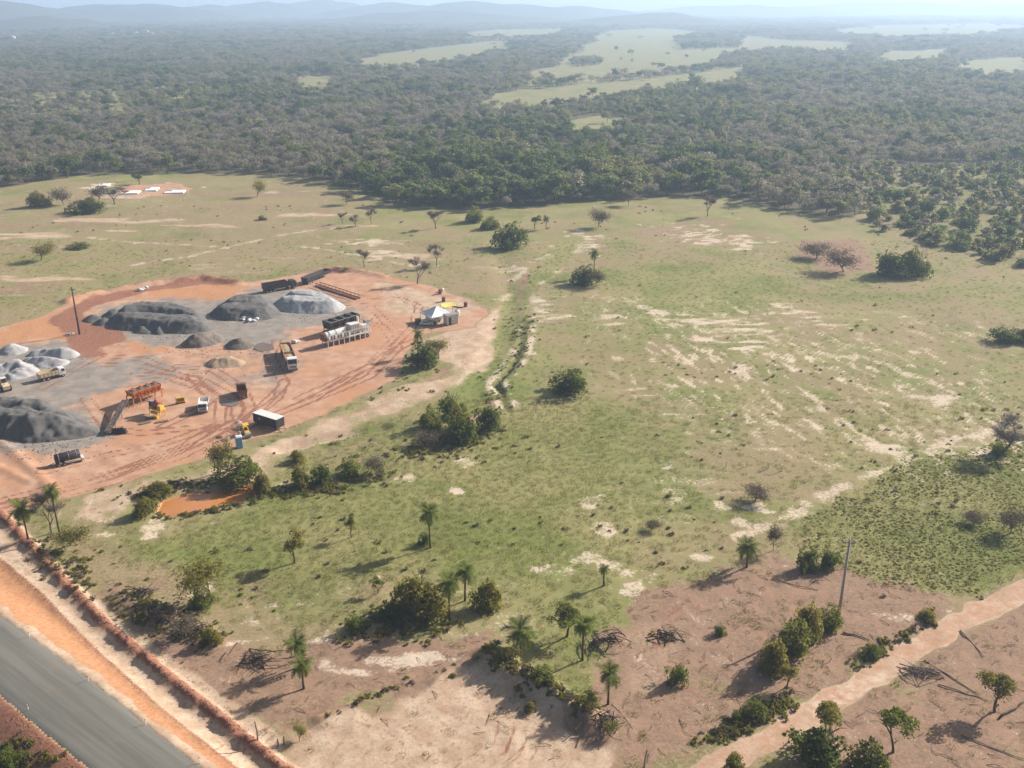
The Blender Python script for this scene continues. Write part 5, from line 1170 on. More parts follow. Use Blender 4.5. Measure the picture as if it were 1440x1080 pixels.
def dark_semi():
    yaw, (X, Y), d = heading((367, 412), (419, 403)); L = max(10.5, d); h = L / 2; t = thing('articulated_truck', 'black articulated truck behind the white-topped pile', 'truck', (X, Y, gz(X, Y)), yaw, 'trucks in the yard')
    MB().box((-0.5, 0, 0.95), (L - 1.5, 0.9, 0.3)).build('chassis', C_DARKB, t); cab(t, h - 2.0, 2.0, 2.4, 0.8, 2.3, C_BLACK); open_bed(t, -h, h - 2.9, 2.5, 1.2, 1.9, C_BLACK, 'trailer_body', ribs=8)
    for x in (h - 1.0, h - 2.6, -h + 3.2, -h + 2.0, -h + 0.8):
        for sy in (-1, 1): wheel(t, x, sy * 1.05, 0.52, 1.5)
    MB().box((h - 2.5, -1.0, 1.0), (0.8, 0.5, 0.6)).build('fuel_tank', C_STEEL, t, 0.05)
    yaw, (X, Y), d = heading((424, 402), (466, 385)); L = max(10.0, d * 0.95); h = L / 2; t = thing('trailer', 'black uncoupled trailer parked behind the black truck', 'trailer', (X, Y, gz(X, Y)), yaw)
    MB().box((0, 0, 0.95), (L - 0.6, 0.9, 0.3)).build('chassis', C_DARKB, t); open_bed(t, -h, h, 2.5, 1.2, 1.3, C_BLACK, 'trailer_body', ribs=9)
    for x in (-h + 3.2, -h + 2.0, -h + 0.8):
        for sy in (-1, 1): wheel(t, x, sy * 1.05, 0.52, 1.5)
    for sy in (-1, 1): MB().box((h - 2.0, sy * 0.7, 0.5), (0.14, 0.14, 1.0)).build('support_leg', C_STEEL, t)
dark_semi()

def girder():
    A, B = un(446, 402), un(504, 421); yaw, (X, Y), L = heading((446, 402), (504, 421)); t = thing('lattice_girder', 'long rust-red lattice frame lying on the ground behind the white plant', 'girder', (X, Y, gz(X, Y)), yaw); h = L / 2
    for sy in (-1, 1):
        for z in (0.25, 1.0): MB().box((0, sy * 0.75, z), (L, 0.16, 0.16)).build('chord', C_BROWN, t)
    n = 11
    for k in range(n):
        x = -h + L * (k + 0.5) / n; MB().box((x, 0, 0.28), (0.14, 1.6, 0.12)).build('cross_bar', C_BROWN, t)
        for sy in (-1, 1): MB().box((x, sy * 0.75, 0.62), (0.1, 0.1, 0.76)).build('upright', C_BROWN, t)
    MB().box((0, 0, 0.12), (L, 1.3, 0.10)).build('bed_plate', C_BROWN, t)
girder()

def box_trailer():
    yaw, (X, Y), d = heading((360, 594), (398, 606)); L = max(6.5, d); h = L / 2; t = thing('box_trailer', 'black box trailer with white roof at the near yard edge', 'trailer', (X, Y, gz(X, Y)), yaw)
    b = MB(); b.box((0, 0, 1.75), (L, 2.4, 2.1)); body = b.build('body', C_BLACK, t, 0.04); MB().box((0, 0, 2.83), (L + 0.06, 2.46, 0.07)).build('roof', C_WHITE, t)
    for k in range(6): MB().box((-h + L * (k + 0.5) / 6, 0, 2.89), (0.08, 2.4, 0.05)).build('roof_rib', C_WHITE, t)
    MB().box((-h * 0.45, -1.215, 1.9), (0.7, 0.03, 0.5)).build('side_plate', C_GREYP, body)
    MB().box((-h - 0.02, 0, 1.75), (0.04, 2.2, 1.9)).build('rear_door', C_GREYP, t)
    for x in (-h + 0.8, -h + 1.9):
        for sy in (-1, 1): wheel(t, x, sy * 0.98, 0.42)
    b = MB(); b.tube([(h, 0.7, 0.7), (h + 1.6, 0, 0.6)], 0.06, 6); b.tube([(h, -0.7, 0.7), (h + 1.6, 0, 0.6)], 0.06, 6); b.build('drawbar', C_BROWN, t); MB().box((h - 0.4, 0, 0.36), (0.14, 0.14, 0.72)).build('support_leg', C_STEEL, t)
box_trailer()

def tank_trailer():
    yaw, (X, Y), d = heading((76, 656), (119, 646)); L = 5.6; t = thing('tank_trailer', 'black bitumen tank trailer with white frame below big gravel pile', 'tank', (X, Y, gz(X, Y)), yaw); h = L / 2
    b = MB(); n = 20
    for k, (x, r) in enumerate([(-h, 0.3), (-h + 0.12, 0.85), (-h + 0.3, 1.0), (h - 0.7, 1.0), (h - 0.52, 0.85), (h - 0.4, 0.3)]): pass
    b.tube([(-h, 0, 1.75), (-h + 0.1, 0, 1.75), (-h + 0.3, 0, 1.75), (h - 0.7, 0, 1.75), (h - 0.5, 0, 1.75), (h - 0.4, 0, 1.75)], [0.4, 0.85, 1.0, 1.0, 0.85, 0.4], 20); tk = b.build('tank', C_BLACK, t, smooth=True)
    for x in (-h + 0.8, 0, h - 1.2): MB().tube([(x - 0.06, 0, 1.75), (x + 0.06, 0, 1.75)], 1.03, 20).build('band', C_GREYP, tk)
    MB().tube([(0.4, 0, 2.7), (0.4, 0, 2.95)], 0.3, 12).build('manhole', C_GREYP, tk)
    MB().box((0.2, -0.9, 0.66), (L, 0.16, 0.24)).build('frame_beam', C_WHITE, t); MB().box((0.2, 0.9, 0.66), (L, 0.16, 0.24)).build('frame_beam', C_WHITE, t); MB().box((h - 0.1, 0, 0.72), (0.6, 2.0, 0.5)).build('pump_box', C_WHITE, t, 0.04)
    for x in (-h + 0.6, -h + 1.7):
        for sy in (-1, 1): wheel(t, x, sy * 1.05, 0.45)
    MB().box((h - 0.3, 0, 0.3), (0.14, 1.4, 0.6)).build('support_leg', C_STEEL, t); b = MB(); b.tube([(-h, 0.5, 0.6), (-h - 1.5, 0, 0.5), (-h, -0.5, 0.6)], 0.07, 6); b.build('drawbar', C_BROWN, t)
tank_trailer()

def wheel_loader():
    yaw, (X, Y), d = heading((18, 550), (-4, 546)); t = thing('wheel_loader', 'wheel loader with white cab roof at the left edge', 'loader', (X, Y, gz(X, Y)), yaw - 0.5)
    b = MB(); b.prism([(-2.6, 0.8), (-2.7, 1.7), (-2.2, 2.0), (-0.6, 2.1), (-0.4, 0.8)], -0.85, 0.85); b.build('engine_hood', C_CREAM, t, 0.06); MB().box((0.9, 0, 1.1), (1.8, 1.0, 0.8)).build('front_frame', C_YELLOW, t, 0.05)
    b = MB(); b.box((0.2, 0, 2.45), (1.3, 1.35, 1.5), (0.88, 0.9)); c = b.build('cab', C_GLASS, t, 0.03); MB().box((0.2, 0, 3.26), (1.5, 1.5, 0.14)).build('cab_roof', C_WHITE, c, 0.04)
    for sx in (-0.58, 0.58):
        for sy in (-0.6, 0.6): MB().box((0.2 + sx, sy, 2.45), (0.09, 0.09, 1.5)).build('cab_post', C_YELLOW, c)
    for sy in (-0.5, 0.5): MB().tube([(1.2, sy, 1.8), (2.4, sy, 1.2), (3.0, sy, 0.6)], 0.13, 6).build('lift_arm', C_YELLOW, t)
    b = MB(); b.prism([(3.0, 0.1), (4.0, 0.1), (4.05, 0.2), (3.25, 0.3), (3.1, 1.2), (2.9, 1.2)], -1.3, 1.3); b.build('bucket', C_GREYP, t)
    for x in (-1.6, 1.5):
        for sy in (-1, 1): wheel(t, x, sy * 1.05, 0.75, 1.8)
    MB().tube([(-1.9, 0.3, 2.0), (-1.9, 0.3, 2.8)], 0.07, 8).build('exhaust_pipe', C_DARKB, t)
wheel_loader()

def lattice_legs(t, pts, z0, z1, r, mat, name='leg'):
    for x, y in pts: MB().box((x, y, (z0 + z1) / 2), (r, r, z1 - z0)).build(name, mat, t)

def asphalt_plant():
    yaw, (X, Y), L = heading((456, 488), (519, 472)); L = 12.5; h = L / 2; t = thing('asphalt_plant', 'white mobile asphalt mixing plant on many legs', 'machine', (X, Y, gz(X, Y)), yaw)
    for sy in (-1, 1):
        MB().box((0, sy * 1.2, 1.5), (L, 0.2, 0.34)).build('main_beam', C_WHITE, t); MB().box((0, sy * 1.2, 2.75), (L * 0.9, 0.1, 0.1)).build('upper_rail', C_WHITE, t)
        for k in range(9):
            x = -h + 0.4 + k * (L - 0.8) / 8; MB().box((x, sy * 1.2, 0.68), (0.16, 0.16, 1.36)).build('leg', C_WHITE, t); MB().box((x, sy * 1.2, 2.2), (0.12, 0.12, 1.1)).build('upright', C_WHITE, t)
    MB().box((0, 0, 1.38), (L, 2.2, 0.08)).build('deck', C_GREYP, t)
    MB().tube([(-h + 0.5, 0.1, 2.5), (-h + 5.8, 0.1, 2.7)], 0.85, 18).build('drying_drum', C_WHITE, t, smooth=False)
    for k in range(3): MB().tube([(-h + 1.3 + k * 1.8, 0.1, 2.53), (-h + 1.5 + k * 1.8, 0.1, 2.54)], 0.95, 18).build('drum_ring', C_STEEL, t)
    b = MB(); b.box((h - 4.4, 0, 3.0), (2.6, 2.1, 2.2)); f = b.build('filter_house', C_WHITE, t, 0.04)
    for k in range(5): MB().box((h - 5.5 + k * 0.55, -1.08, 3.0), (0.1, 0.08, 2.1)).build('panel_rib', C_GREYP, f)
    MB().tube([(h - 2.6, 0.6, 1.5), (h - 2.6, 0.6, 5.2)], 0.28, 12).build('chimney', C_WHITE, t); MB().box((h - 1.5, -0.3, 2.4), (1.6, 1.5, 1.8)).build('mixer_tower', C_WHITE, t, 0.04)
    c = MB().box((h - 0.3, 0.6, 3.2), (1.0, 1.2, 1.3)).build('hot_bin', C_STEEL, t, 0.03); MB().tube([(h - 3.4, -0.9, 1.5), (h + 0.8, -0.9, 4.3)], 0.22, 8).build('slat_conveyor', C_WHITE, t)
    for k in range(7): MB().box((-h + 0.8 + k * 0.9, -1.35, 2.2), (0.5, 0.3, 0.7)).build('burner_box', C_STEEL if k % 2 else C_WHITE, t)
    MB().box((-h - 0.15, 0, 2.3), (0.3, 2.0, 1.7)).build('end_plate', C_BROWN, t)
    for x in (h - 2.4, h - 1.2):
        for sy in (-1, 1): wheel(t, x, sy * 0.95, 0.5)
    yaw2, (X, Y), _ = heading((455, 474), (506, 458)); t = thing('hopper_unit', 'row of black feed hoppers behind the white mixing plant', 'machine', (X, Y, gz(X, Y)), yaw2); L = 9.5; h = L / 2
    for k in range(4):
        x = -h + L * (k + 0.5) / 4; b = MB(); w = L / 4 - 0.12
        for sx, sy, dx, dy in ((1, 0, 0.1, 3.0), (-1, 0, 0.1, 3.0), (0, 1, w, 0.1), (0, -1, w, 0.1)): b.box((x + sx * (w / 2 - 0.2), sy * 1.2, 2.6), (dx, dy, 1.7), ry=sx * 0.2, rx=-sy * 0.32)
        hp = b.build('hopper', C_BLACK, t); MB().box((x, 0, 2.95), (w - 0.5, 2.2, 0.12)).build('stone_fill', M_GRAVEL, hp)
        MB().box((x, -1.5, 3.4), (w, 0.08, 0.12)).build('hopper_rim', C_STEEL, hp)
    for x in (-h + 0.2, -h / 3, h / 3, h - 0.2):
        for sy in (-1, 1): MB().box((x, sy * 1.1, 0.9), (0.16, 0.16, 1.8)).build('leg', C_STEEL, t)
    MB().box((0, 0, 1.2), (L + 1.5, 0.8, 0.14)).build('conveyor_belt', C_BELT, t); MB().box((0, 0, 1.72), (L, 2.2, 0.12)).build('frame', C_STEEL, t)
asphalt_plant()

def feed_bins():
    yaw, (X, Y), d = heading((184, 570), (224, 556)); L = 6.8; h = L / 2; t = thing('feed_bin_unit', 'orange four-bin aggregate feeder on legs', 'machine', (X, Y, gz(X, Y)), yaw)
    for k in range(4):
        x = -h + L * (k + 0.5) / 4; w = L / 4 - 0.08; b = MB()
        for sx, sy, dx, dy in ((1, 0, 0.08, 2.9), (-1, 0, 0.08, 2.9), (0, 1, w, 0.08), (0, -1, w, 0.08)): b.box((x + sx * (w / 2 - 0.16), sy * 1.15, 3.4), (dx, dy, 1.7), ry=sx * 0.16, rx=-sy * 0.28)
        o = b.build('bin', C_ORANGE, t); n = 8; g = np.linspace(-0.5, 0.5, n); V = []; F = []
        for i in range(n):
            for j in range(n): V.append((x + g[i] * (w - 0.1), g[j] * 2.3, 3.9 + 0.75 * math.cos(g[i] * 2.8) * math.cos(g[j] * 2.8) * random.uniform(0.7, 1.1)))
        for i in range(n - 1):
            for j in range(n - 1): a = i * n + j; F.append((a, a + n, a + n + 1, a + 1))
        mesh_obj('stone_fill', V, F, M_GRAVEL, o, True)
        for q in (-0.3, 0.3): MB().box((x + q, -1.5, 3.4), (0.07, 0.12, 1.6), rx=0.28).build('rib', C_ORANGE, o)
    for k in range(5):
        x = -h + L * k / 4
        for sy in (-1, 1): MB().box((x, sy * 1.15, 1.3), (0.18, 0.18, 2.6)).build('leg', C_ORANGE, t)
    for sy in (-1, 1): MB().box((0, sy * 1.15, 2.5), (L, 0.2, 0.3)).build('beam', C_ORANGE, t)
    MB().box((0.3, 0, 1.7), (L + 1.2, 0.8, 0.16)).build('conveyor_belt', C_BELT, t)
feed_bins()

def belt_conveyor():
    A, B = un(178, 574), un(152, 612); yaw = math.atan2(B[1] - A[1], B[0] - A[0]); L = math.hypot(B[0] - A[0], B[1] - A[1]); t = thing('belt_conveyor', 'long dark belt conveyor running from orange feeder to gravel', 'conveyor', (A[0], A[1], gz(*A)), yaw)
    MB().tube([(0, 0, 1.6), (L, 0, 0.5)], 0.1, 6).build('frame', C_BROWN, t); b = MB(); b.box((L / 2, 0, 1.18), (L, 1.0, 0.12), ry=math.atan2(1.1, L)); b.build('belt', C_BELT, t)
    for sy in (-1, 1): MB().box((L / 2, sy * 0.55, 1.2), (L, 0.1, 0.25), ry=math.atan2(1.1, L)).build('side_rail', C_BELT, t)
    for x, z in ((0.4, 1.45), (L * 0.4, 1.0), (L * 0.75, 0.7)):
        for sy in (-1, 1): MB().box((x, sy * 0.5, z / 2), (0.1, 0.1, z)).build('leg', C_RED, t)
    X, Y = un(168, 609); t2 = thing('shadow_blob_box', 'dark box standing in for the shadow at the end of belt conveyor', 'machine', (X, Y, gz(X, Y)), yaw + 1.5); MB().box((0, 0, 0.55), (3.2, 0.9, 1.0), (0.95, 0.8)).build('housing', C_BLACK, t2, 0.04); MB().tube([(-1.2, 0, 1.0), (1.0, 0, 1.15)], 0.22, 10).build('drum', C_DARKB, t2); MB().box((0, 0, 0.03), (3.6, 1.2, 0.08)).build('skid', C_BROWN, t2)  # added black box stands in for the dark shadow blob at the conveyor end
belt_conveyor()

def mixer():
    X, Y = un(222, 584); t = thing('mixing_unit', 'red and yellow soil mixing unit with dark cabin', 'machine', (X, Y, gz(X, Y)), heading((210, 578), (240, 586))[0])
    for x in (-1.8, 0, 1.8):
        for sy in (-1, 1): MB().box((x, sy * 0.8, 0.9), (0.16, 0.16, 1.8)).build('leg', C_YELLOW, t)
    MB().box((0, 0, 1.8), (4.2, 1.8, 0.2)).build('frame', C_YELLOW, t); MB().tube([(-1.2, 0.2, 2.7), (1.0, 0.2, 2.7)], 0.8, 16).build('mixing_drum', C_RED, t); MB().box((1.6, -0.2, 2.4), (1.3, 1.5, 1.2), (0.8, 0.8)).build('motor_cover', C_YELLOW, t, 0.06)
    MB().box((-2.3, 0.6, 2.3), (1.1, 1.1, 1.9)).build('cabin', C_BLACK, t, 0.04); MB().box((-2.3, 0.6, 3.3), (1.3, 1.3, 0.1)).build('cabin_roof', C_GREYP, t); MB().box((0.6, -1.3, 1.3), (2.4, 0.5, 0.7)).build('tool_box', C_YELLOW, t, 0.04)
    MB().tube([(-0.3, 0.2, 3.3), (-0.3, 0.2, 4.0)], 0.35, 10).build('inlet', C_RED, t); MB().box((1.5, -1.6, 0.3), (0.9, 0.8, 0.6)).build('pump', C_YELLOW, t, 0.04)
    for i, (px, py, lb) in enumerate([(214, 589, 'pale board lying left of soil mixing unit'), (228, 594, 'pale board lying in front of soil mixing unit'), (205, 596, 'thin pale beam lying on the red ground by mixer')]):
        X, Y = un(px, py); o = thing('timber_board', lb, 'board', (X, Y, gz(X, Y) + 0.08), 0.3 + i * 0.2); b = MB(); b.box((0, 0, 0.08), (2.6 - i * 0.3, 0.35, 0.14)); b.build('plank', C_TRUNKW, o); b = MB(); b.box((0, 0.45, 0.08), (2.3, 0.3, 0.12)); b.build('plank', C_TRUNKW, o)
    X, Y = un(254, 567); t = thing('generator', 'yellow generator box between feeder and white tipper', 'generator', (X, Y, gz(X, Y)), heading((246, 568), (262, 565))[0]); b = MB(); b.box((0, 0, 0.95), (2.0, 1.0, 1.3)); g = b.build('housing', C_YELLOW, t, 0.05); MB().box((0, 0, 0.15), (2.2, 1.1, 0.22)).build('skid', C_DARKB, t)
    for k in range(4): MB().box((-0.6 + k * 0.4, -0.51, 1.0), (0.24, 0.03, 0.7)).build('vent', C_DARKB, g)
    MB().tube([(0.6, 0.2, 1.6), (0.6, 0.2, 2.0)], 0.06, 8).build('exhaust_pipe', C_DARKB, t)
mixer()

def tent_camp():
    X, Y = un(614, 455); yaw = heading((590, 456), (640, 447))[0]; t = thing('tent', 'white pyramid-roofed tent at the right end of yard', 'tent', (X, Y + 1.5, gz(X, Y)), yaw); s = 3.4
    V = [(-s, -s, 2.6), (s, -s, 2.6), (s, s, 2.6), (-s, s, 2.6), (0, 0, 4.6), (-s, -s, 2.2), (s, -s, 2.2), (s, s, 2.2), (-s, s, 2.2)]; F = [(0, 1, 4), (1, 2, 4), (2, 3, 4), (3, 0, 4), (0, 5, 6, 1), (1, 6, 7, 2), (2, 7, 8, 3), (3, 8, 5, 0)]
    # sagging canvas panels
    cv = []; cf = []
    for q in range(4):
        a, b_ = V[q], V[(q + 1) % 4]; n = 6; base = len(cv)
        for i in range(n + 1):
            for j in range(n + 1):
                tt = i / n; u = j / n; x = (a[0] * (1 - u) + b_[0] * u) * (1 - tt); y = (a[1] * (1 - u) + b_[1] * u) * (1 - tt); z = 2.6 + 2.0 * tt ** 1.25 - 0.18 * math.sin(math.pi * u) * (1 - tt); cv.append((x, y, z))
        for i in range(n):
            for j in range(n): k = base + i * (n + 1) + j; cf.append((k, k + 1, k + n + 2, k + n + 1))
    mesh_obj('roof_canvas', cv, cf, C_CANVAS, t, True)
    for q in range(4):
        a, b_ = V[q], V[(q + 1) % 4]; m = MB(); m.box(((a[0] + b_[0]) / 2 * 1.005, (a[1] + b_[1]) / 2 * 1.005, 2.42), (abs(a[0] - b_[0]) + 0.04, abs(a[1] - b_[1]) + 0.04, 0.36)); m.build('valance', C_CANVAS, t)
    for x, y in ((-s, -s), (s, -s), (s, s), (-s, s)): MB().tube([(x * 0.97, y * 0.97, 0), (x * 0.97, y * 0.97, 2.6)], 0.06, 8).build('pole', C_STEEL, t)
    MB().box((0.8, s * 0.96, 1.2), (3.2, 0.04, 2.3)).build('side_wall', C_CANVAS, t)
    X, Y = un(610, 453); c = thing('van', 'white van parked half under the white tent', 'van', (X, Y, gz(X, Y)), yaw); b = MB(); b.prism([(-2.2, 0.4), (2.2, 0.4), (2.25, 1.0), (1.5, 1.25), (0.95, 1.95), (-2.2, 2.0)], -0.9, 0.9); bd = b.build('body', C_WHITE, c, 0.08)
    b = MB(); b.prism([(1.56, 1.26), (1.0, 1.9), (0.95, 1.88), (1.5, 1.24)], -0.75, 0.75); b.build('windscreen', C_GLASS, bd)
    for sy in (-1, 1):
        b = MB(); b.prism([(0.1, 1.25), (1.3, 1.25), (0.9, 1.8), (0.1, 1.8)], sy * 0.89, sy * 0.915); b.build('side_window', C_GLASS, bd)
        for x in (-1.4, 1.4): wheel(c, x, sy * 0.8, 0.34, 0.7)
    X, Y = un(600, 457); c = thing('car', 'white car beside the tent', 'car', (X, Y, gz(X, Y)), yaw - 0.5); b = MB(); b.prism([(-2.0, 0.3), (2.0, 0.3), (2.05, 0.75), (1.2, 0.9), (0.6, 1.4), (-1.0, 1.42), (-1.7, 0.95), (-2.05, 0.85)], -0.85, 0.85); bd = b.build('body', C_WHITE, c, 0.08)
    b = MB(); b.prism([(1.25, 0.93), (0.66, 1.38), (0.6, 1.36), (1.18, 0.9)], -0.7, 0.7); b.build('windscreen', C_GLASS, bd)
    for sy in (-1, 1):
        b = MB(); b.prism([(-1.3, 0.95), (1.0, 0.95), (0.55, 1.33), (-0.95, 1.34)], sy * 0.84, sy * 0.862); b.build('side_window', C_GLASS, bd)
        for x in (-1.3, 1.3): wheel(c, x, sy * 0.75, 0.32, 0.7)
    X, Y = un(588, 455); c = thing('car', 'small black car left of the tent, in its shade', 'car', (X, Y, gz(X, Y)), yaw + 1.2); b = MB(); b.prism([(-1.8, 0.3), (1.8, 0.3), (1.85, 0.75), (1.1, 0.9), (0.5, 1.42), (-1.2, 1.44), (-1.8, 0.95)], -0.8, 0.8); bd = b.build('body', C_BLACK, c, 0.08)
    b = MB(); b.prism([(1.14, 0.93), (0.56, 1.4), (0.5, 1.38), (1.07, 0.9)], -0.65, 0.65); b.build('windscreen', C_GLASS, bd)
    for sy in (-1, 1):
        for x in (-1.2, 1.2): wheel(c, x, sy * 0.7, 0.32, 0.7)
    X, Y = un(634, 455); t = thing('site_hut', 'small white site hut with dark door right of tent', 'hut', (X, Y, gz(X, Y)), yaw); b = MB(); b.box((0, 0, 1.25), (3.0, 2.2, 2.4)); w = b.build('wall', C_WHITE, t); MB().box((0, 0, 2.5), (3.3, 2.5, 0.12)).build('roof', C_STEEL, t)
    MB().box((-0.8, -1.12, 1.05), (0.75, 0.05, 1.95)).build('door', C_DARKB, t)
    for k in range(6): MB().box((-0.2 + k * 0.3, -1.115, 1.25), (0.06, 0.04, 2.3)).build('wall_rib', C_GREYP, w)
    MB().box((1.51, 0, 1.5), (0.04, 0.9, 0.7)).build('window', C_GLASS, t)
    X, Y = un(631, 444); t = thing('awning', 'yellow tarpaulin awning behind the site hut', 'awning', (X, Y, gz(X, Y)), yaw); n = 8; V = []; F = []
    for i in range(n):
        for j in range(n): u, v = i / (n - 1), j / (n - 1); V.append((-1.8 + 3.6 * u, -1.2 + 2.4 * v, 2.75 + 0.35 * v - 0.2 * math.sin(math.pi * u) * math.sin(math.pi * v)))
    for i in range(n - 1):
        for j in range(n - 1): a = i * n + j; F.append((a, a + n, a + n + 1, a + 1))
    mesh_obj('sheet', V, F, C_TARPY, t, True)
    for x in (-1.75, 1.75):
        for y, z in ((-1.15, 2.75), (1.15, 3.08)): MB().tube([(x, y, 0), (x, y, z)], 0.05, 6).build('post', C_TRUNKW, t)
    for px, py, lb in [(624, 424, 'rust-brown drum standing behind the tent'), (655, 431, 'rust-brown drum at right end behind the hut'), (619, 413, 'rust-brown drum furthest behind the tent')]:
        X, Y = un(px, py); d = thing('oil_drum', lb, 'drum', (X, Y, gz(X, Y)), 0, 'drums behind the tent'); MB().tube([(0, 0, 0), (0, 0, 0.08), (0, 0, 0.6), (0, 0, 1.15), (0, 0, 1.25)], [0.48, 0.52, 0.5, 0.52, 0.48], 14).build('shell', C_BROWN, d, smooth=False)
        for z in (0.4, 0.82): MB().tube([(0, 0, z), (0, 0, z + 0.06)], 0.54, 14).build('hoop', C_RED, d)
    P = [un(*q) for q in ((634, 430), (641, 432), (650, 433), (655, 431))]; b = MB(); b.tube([(x, y, gz(x, y) + 0.12) for x, y in P], 0.14, 6); tag(b.build('hose', C_BROWN), 'thick brown hose lying behind the site hut', 'hose')
    P = un(622, 410); w = thing('water_tank', 'small white water tank beyond the tent', 'tank', (P[0], P[1], gz(*P)), 0); MB().tube([(0, 0, 0), (0, 0, 0.9), (0, 0, 1.05)], [0.5, 0.55, 0.3], 14).build('shell', C_WHITE, w); MB().tube([(0, 0, 1.05), (0, 0, 1.12)], 0.2, 10).build('lid', C_BLUE, w)
    P = un(643, 444); w = thing('water_tank', 'white water tank right beside the site hut', 'tank', (P[0], P[1], gz(*P)), 0); MB().tube([(0, 0, 0), (0, 0, 1.3), (0, 0, 1.5)], [0.6, 0.65, 0.35], 14).build('shell', C_WHITE, w); MB().tube([(0, 0, 1.5), (0, 0, 1.58)], 0.22, 10).build('lid', C_BLUE, w)
tent_camp()

def near_corner():
    X, Y = un(337, 630); t = thing('portable_toilet', 'blue portable toilet with white roof by the yard edge', 'toilet', (X, Y, gz(X, Y)), 0.4); MB().box((0, 0, 1.05), (1.1, 1.1, 2.1)).build('cabin', C_BLUE, t, 0.04); MB().box((0, 0, 2.2), (1.2, 1.2, 0.22), (0.75, 0.75)).build('roof', C_WHITE, t); MB().box((0, -0.56, 1.0), (0.75, 0.04, 1.8)).build('door', C_BLUE, t); MB().tube([(0.4, 0.4, 2.2), (0.4, 0.4, 2.6)], 0.05, 8).build('vent_pipe', C_WHITE, t)
    X, Y = un(347, 613); t = thing('road_roller', 'yellow road roller beside black box trailer', 'roller', (X, Y, gz(X, Y)), heading((343, 604), (352, 618))[0]); MB().box((-0.9, 0, 1.05), (1.8, 1.2, 0.9), (0.9, 0.9)).build('body', C_YELLOW, t, 0.06); MB().box((0.9, 0, 0.95), (1.4, 1.0, 0.5)).build('front_frame', C_YELLOW, t, 0.04)
    for x in (-1.1, 1.3): MB().lathe_y([(-0.65, 0.3), (-0.65, 0.6), (0.65, 0.6), (0.65, 0.3)], 18, (x, 0, 0.6)).build('drum', C_STEEL, t)
    MB().box((-0.2, 0, 1.5), (0.5, 0.5, 0.6)).build('seat', C_BLACK, t)
    for x in (-0.8, 0.4):
        for sy in (-0.5, 0.5): MB().box((x, sy, 1.95), (0.06, 0.06, 1.1)).build('canopy_post', C_STEEL, t)
    MB().box((-0.2, 0, 2.52), (1.6, 1.3, 0.08)).build('canopy', C_YELLOW, t)
    X, Y = un(337, 609); t = thing('shade_umbrella', 'grey round shade umbrella by the yellow roller', 'umbrella', (X, Y, gz(X, Y)), 0); MB().tube([(0, 0, 0), (0, 0, 2.2)], 0.04, 8).build('pole', C_STEEL, t)
    n = 10; V = [(0, 0, 2.35)] + [(0.75 * math.cos(6.283 * k / n), 0.75 * math.sin(6.283 * k / n), 2.02) for k in range(n)]; mesh_obj('canopy', V, [(0, k + 1, (k + 1) % n + 1) for k in range(n)], C_GREYP, t); MB().tube([(0, 0, 0), (0, 0, 0.15)], 0.25, 10).build('base', C_CONC, t)
near_corner()

# utility poles
def pole(label, bx, by, ty, arm=True, r=0.16, shaft=None):
    shaft = shaft or C_CONC
    X, Y = un(bx, by); H = height_of(bx, by, ty); t = thing('utility_pole', label, 'pole', (X, Y, gz(X, Y) - 0.1), 0, 'utility poles'); b = MB(); b.tube([(0, 0, 0), (0, 0, H * 0.5), (0, 0, H)], [r * 1.35, r * 1.1, r * 0.8], 10); b.build('shaft', shaft, t, smooth=True)
    MB().box((0, 0, H - 0.5), (1.7, 0.12, 0.14)).build('crossarm', C_TRUNKW, t)
    for x in (-0.75, 0, 0.75): MB().tube([(x, 0, H - 0.44), (x, 0, H - 0.15)], [0.07, 0.05], 8).build('insulator', C_WHITE, t)
    if arm: MB().tube([(0, 0, H - 0.9), (0.7, 0, H - 0.55), (1.3, 0, H - 0.5)], 0.04, 6).build('lamp_arm', C_STEEL, t); MB().box((1.45, 0, H - 0.52), (0.5, 0.22, 0.12)).build('lamp_head', C_WHITE, t, 0.03)
    return t
pole('concrete utility pole standing beside bushes near the dirt road', 1180, 862, 757, False)
pole('dark light pole standing in the red yard', 112, 470, 403, True, 0.18, C_DARKB)
_p = un(106, 470)
t = thing('pole_base_block', 'pale rubble blocks at the foot of the yard light pole', 'block', (_p[0] - 1.5, _p[1] - 0.5, gz(*_p)), 0.3); MB().box((0, 0, 0.2), (1.2, 0.7, 0.45), (0.85, 0.8)).build('block', C_CONC, t); MB().box((1.0, 0.5, 0.15), (0.8, 0.6, 0.35), (0.8, 0.8), rz=0.6).build('block', C_CONC, t)

for px, py, w, d, lb in [(214, 267, 5.0, 3.5, 'white concrete slab beside the small red excavation'), (246, 270, 8.0, 3.0, 'pale long slab right of the small red excavation'), (184, 272, 7.0, 3.0, 'pale slab in front of the small red excavation'), (147, 262, 4.0, 2.5, 'small pale slab left of the red excavation')]:
    X, Y = un(px, py); t = thing('concrete_slab', lb, 'slab', (X, Y, gz(X, Y)), 0.15, 'slabs at the small excavation'); MB().box((0, 0, 0.25), (w, d * 2.2, 0.5)).build('slab', C_CANVAS, t, 0.05); MB().box((-w * 0.3, d * 0.5, 0.62), (w * 0.3, d * 0.6, 0.3)).build('block', C_CONC, t)
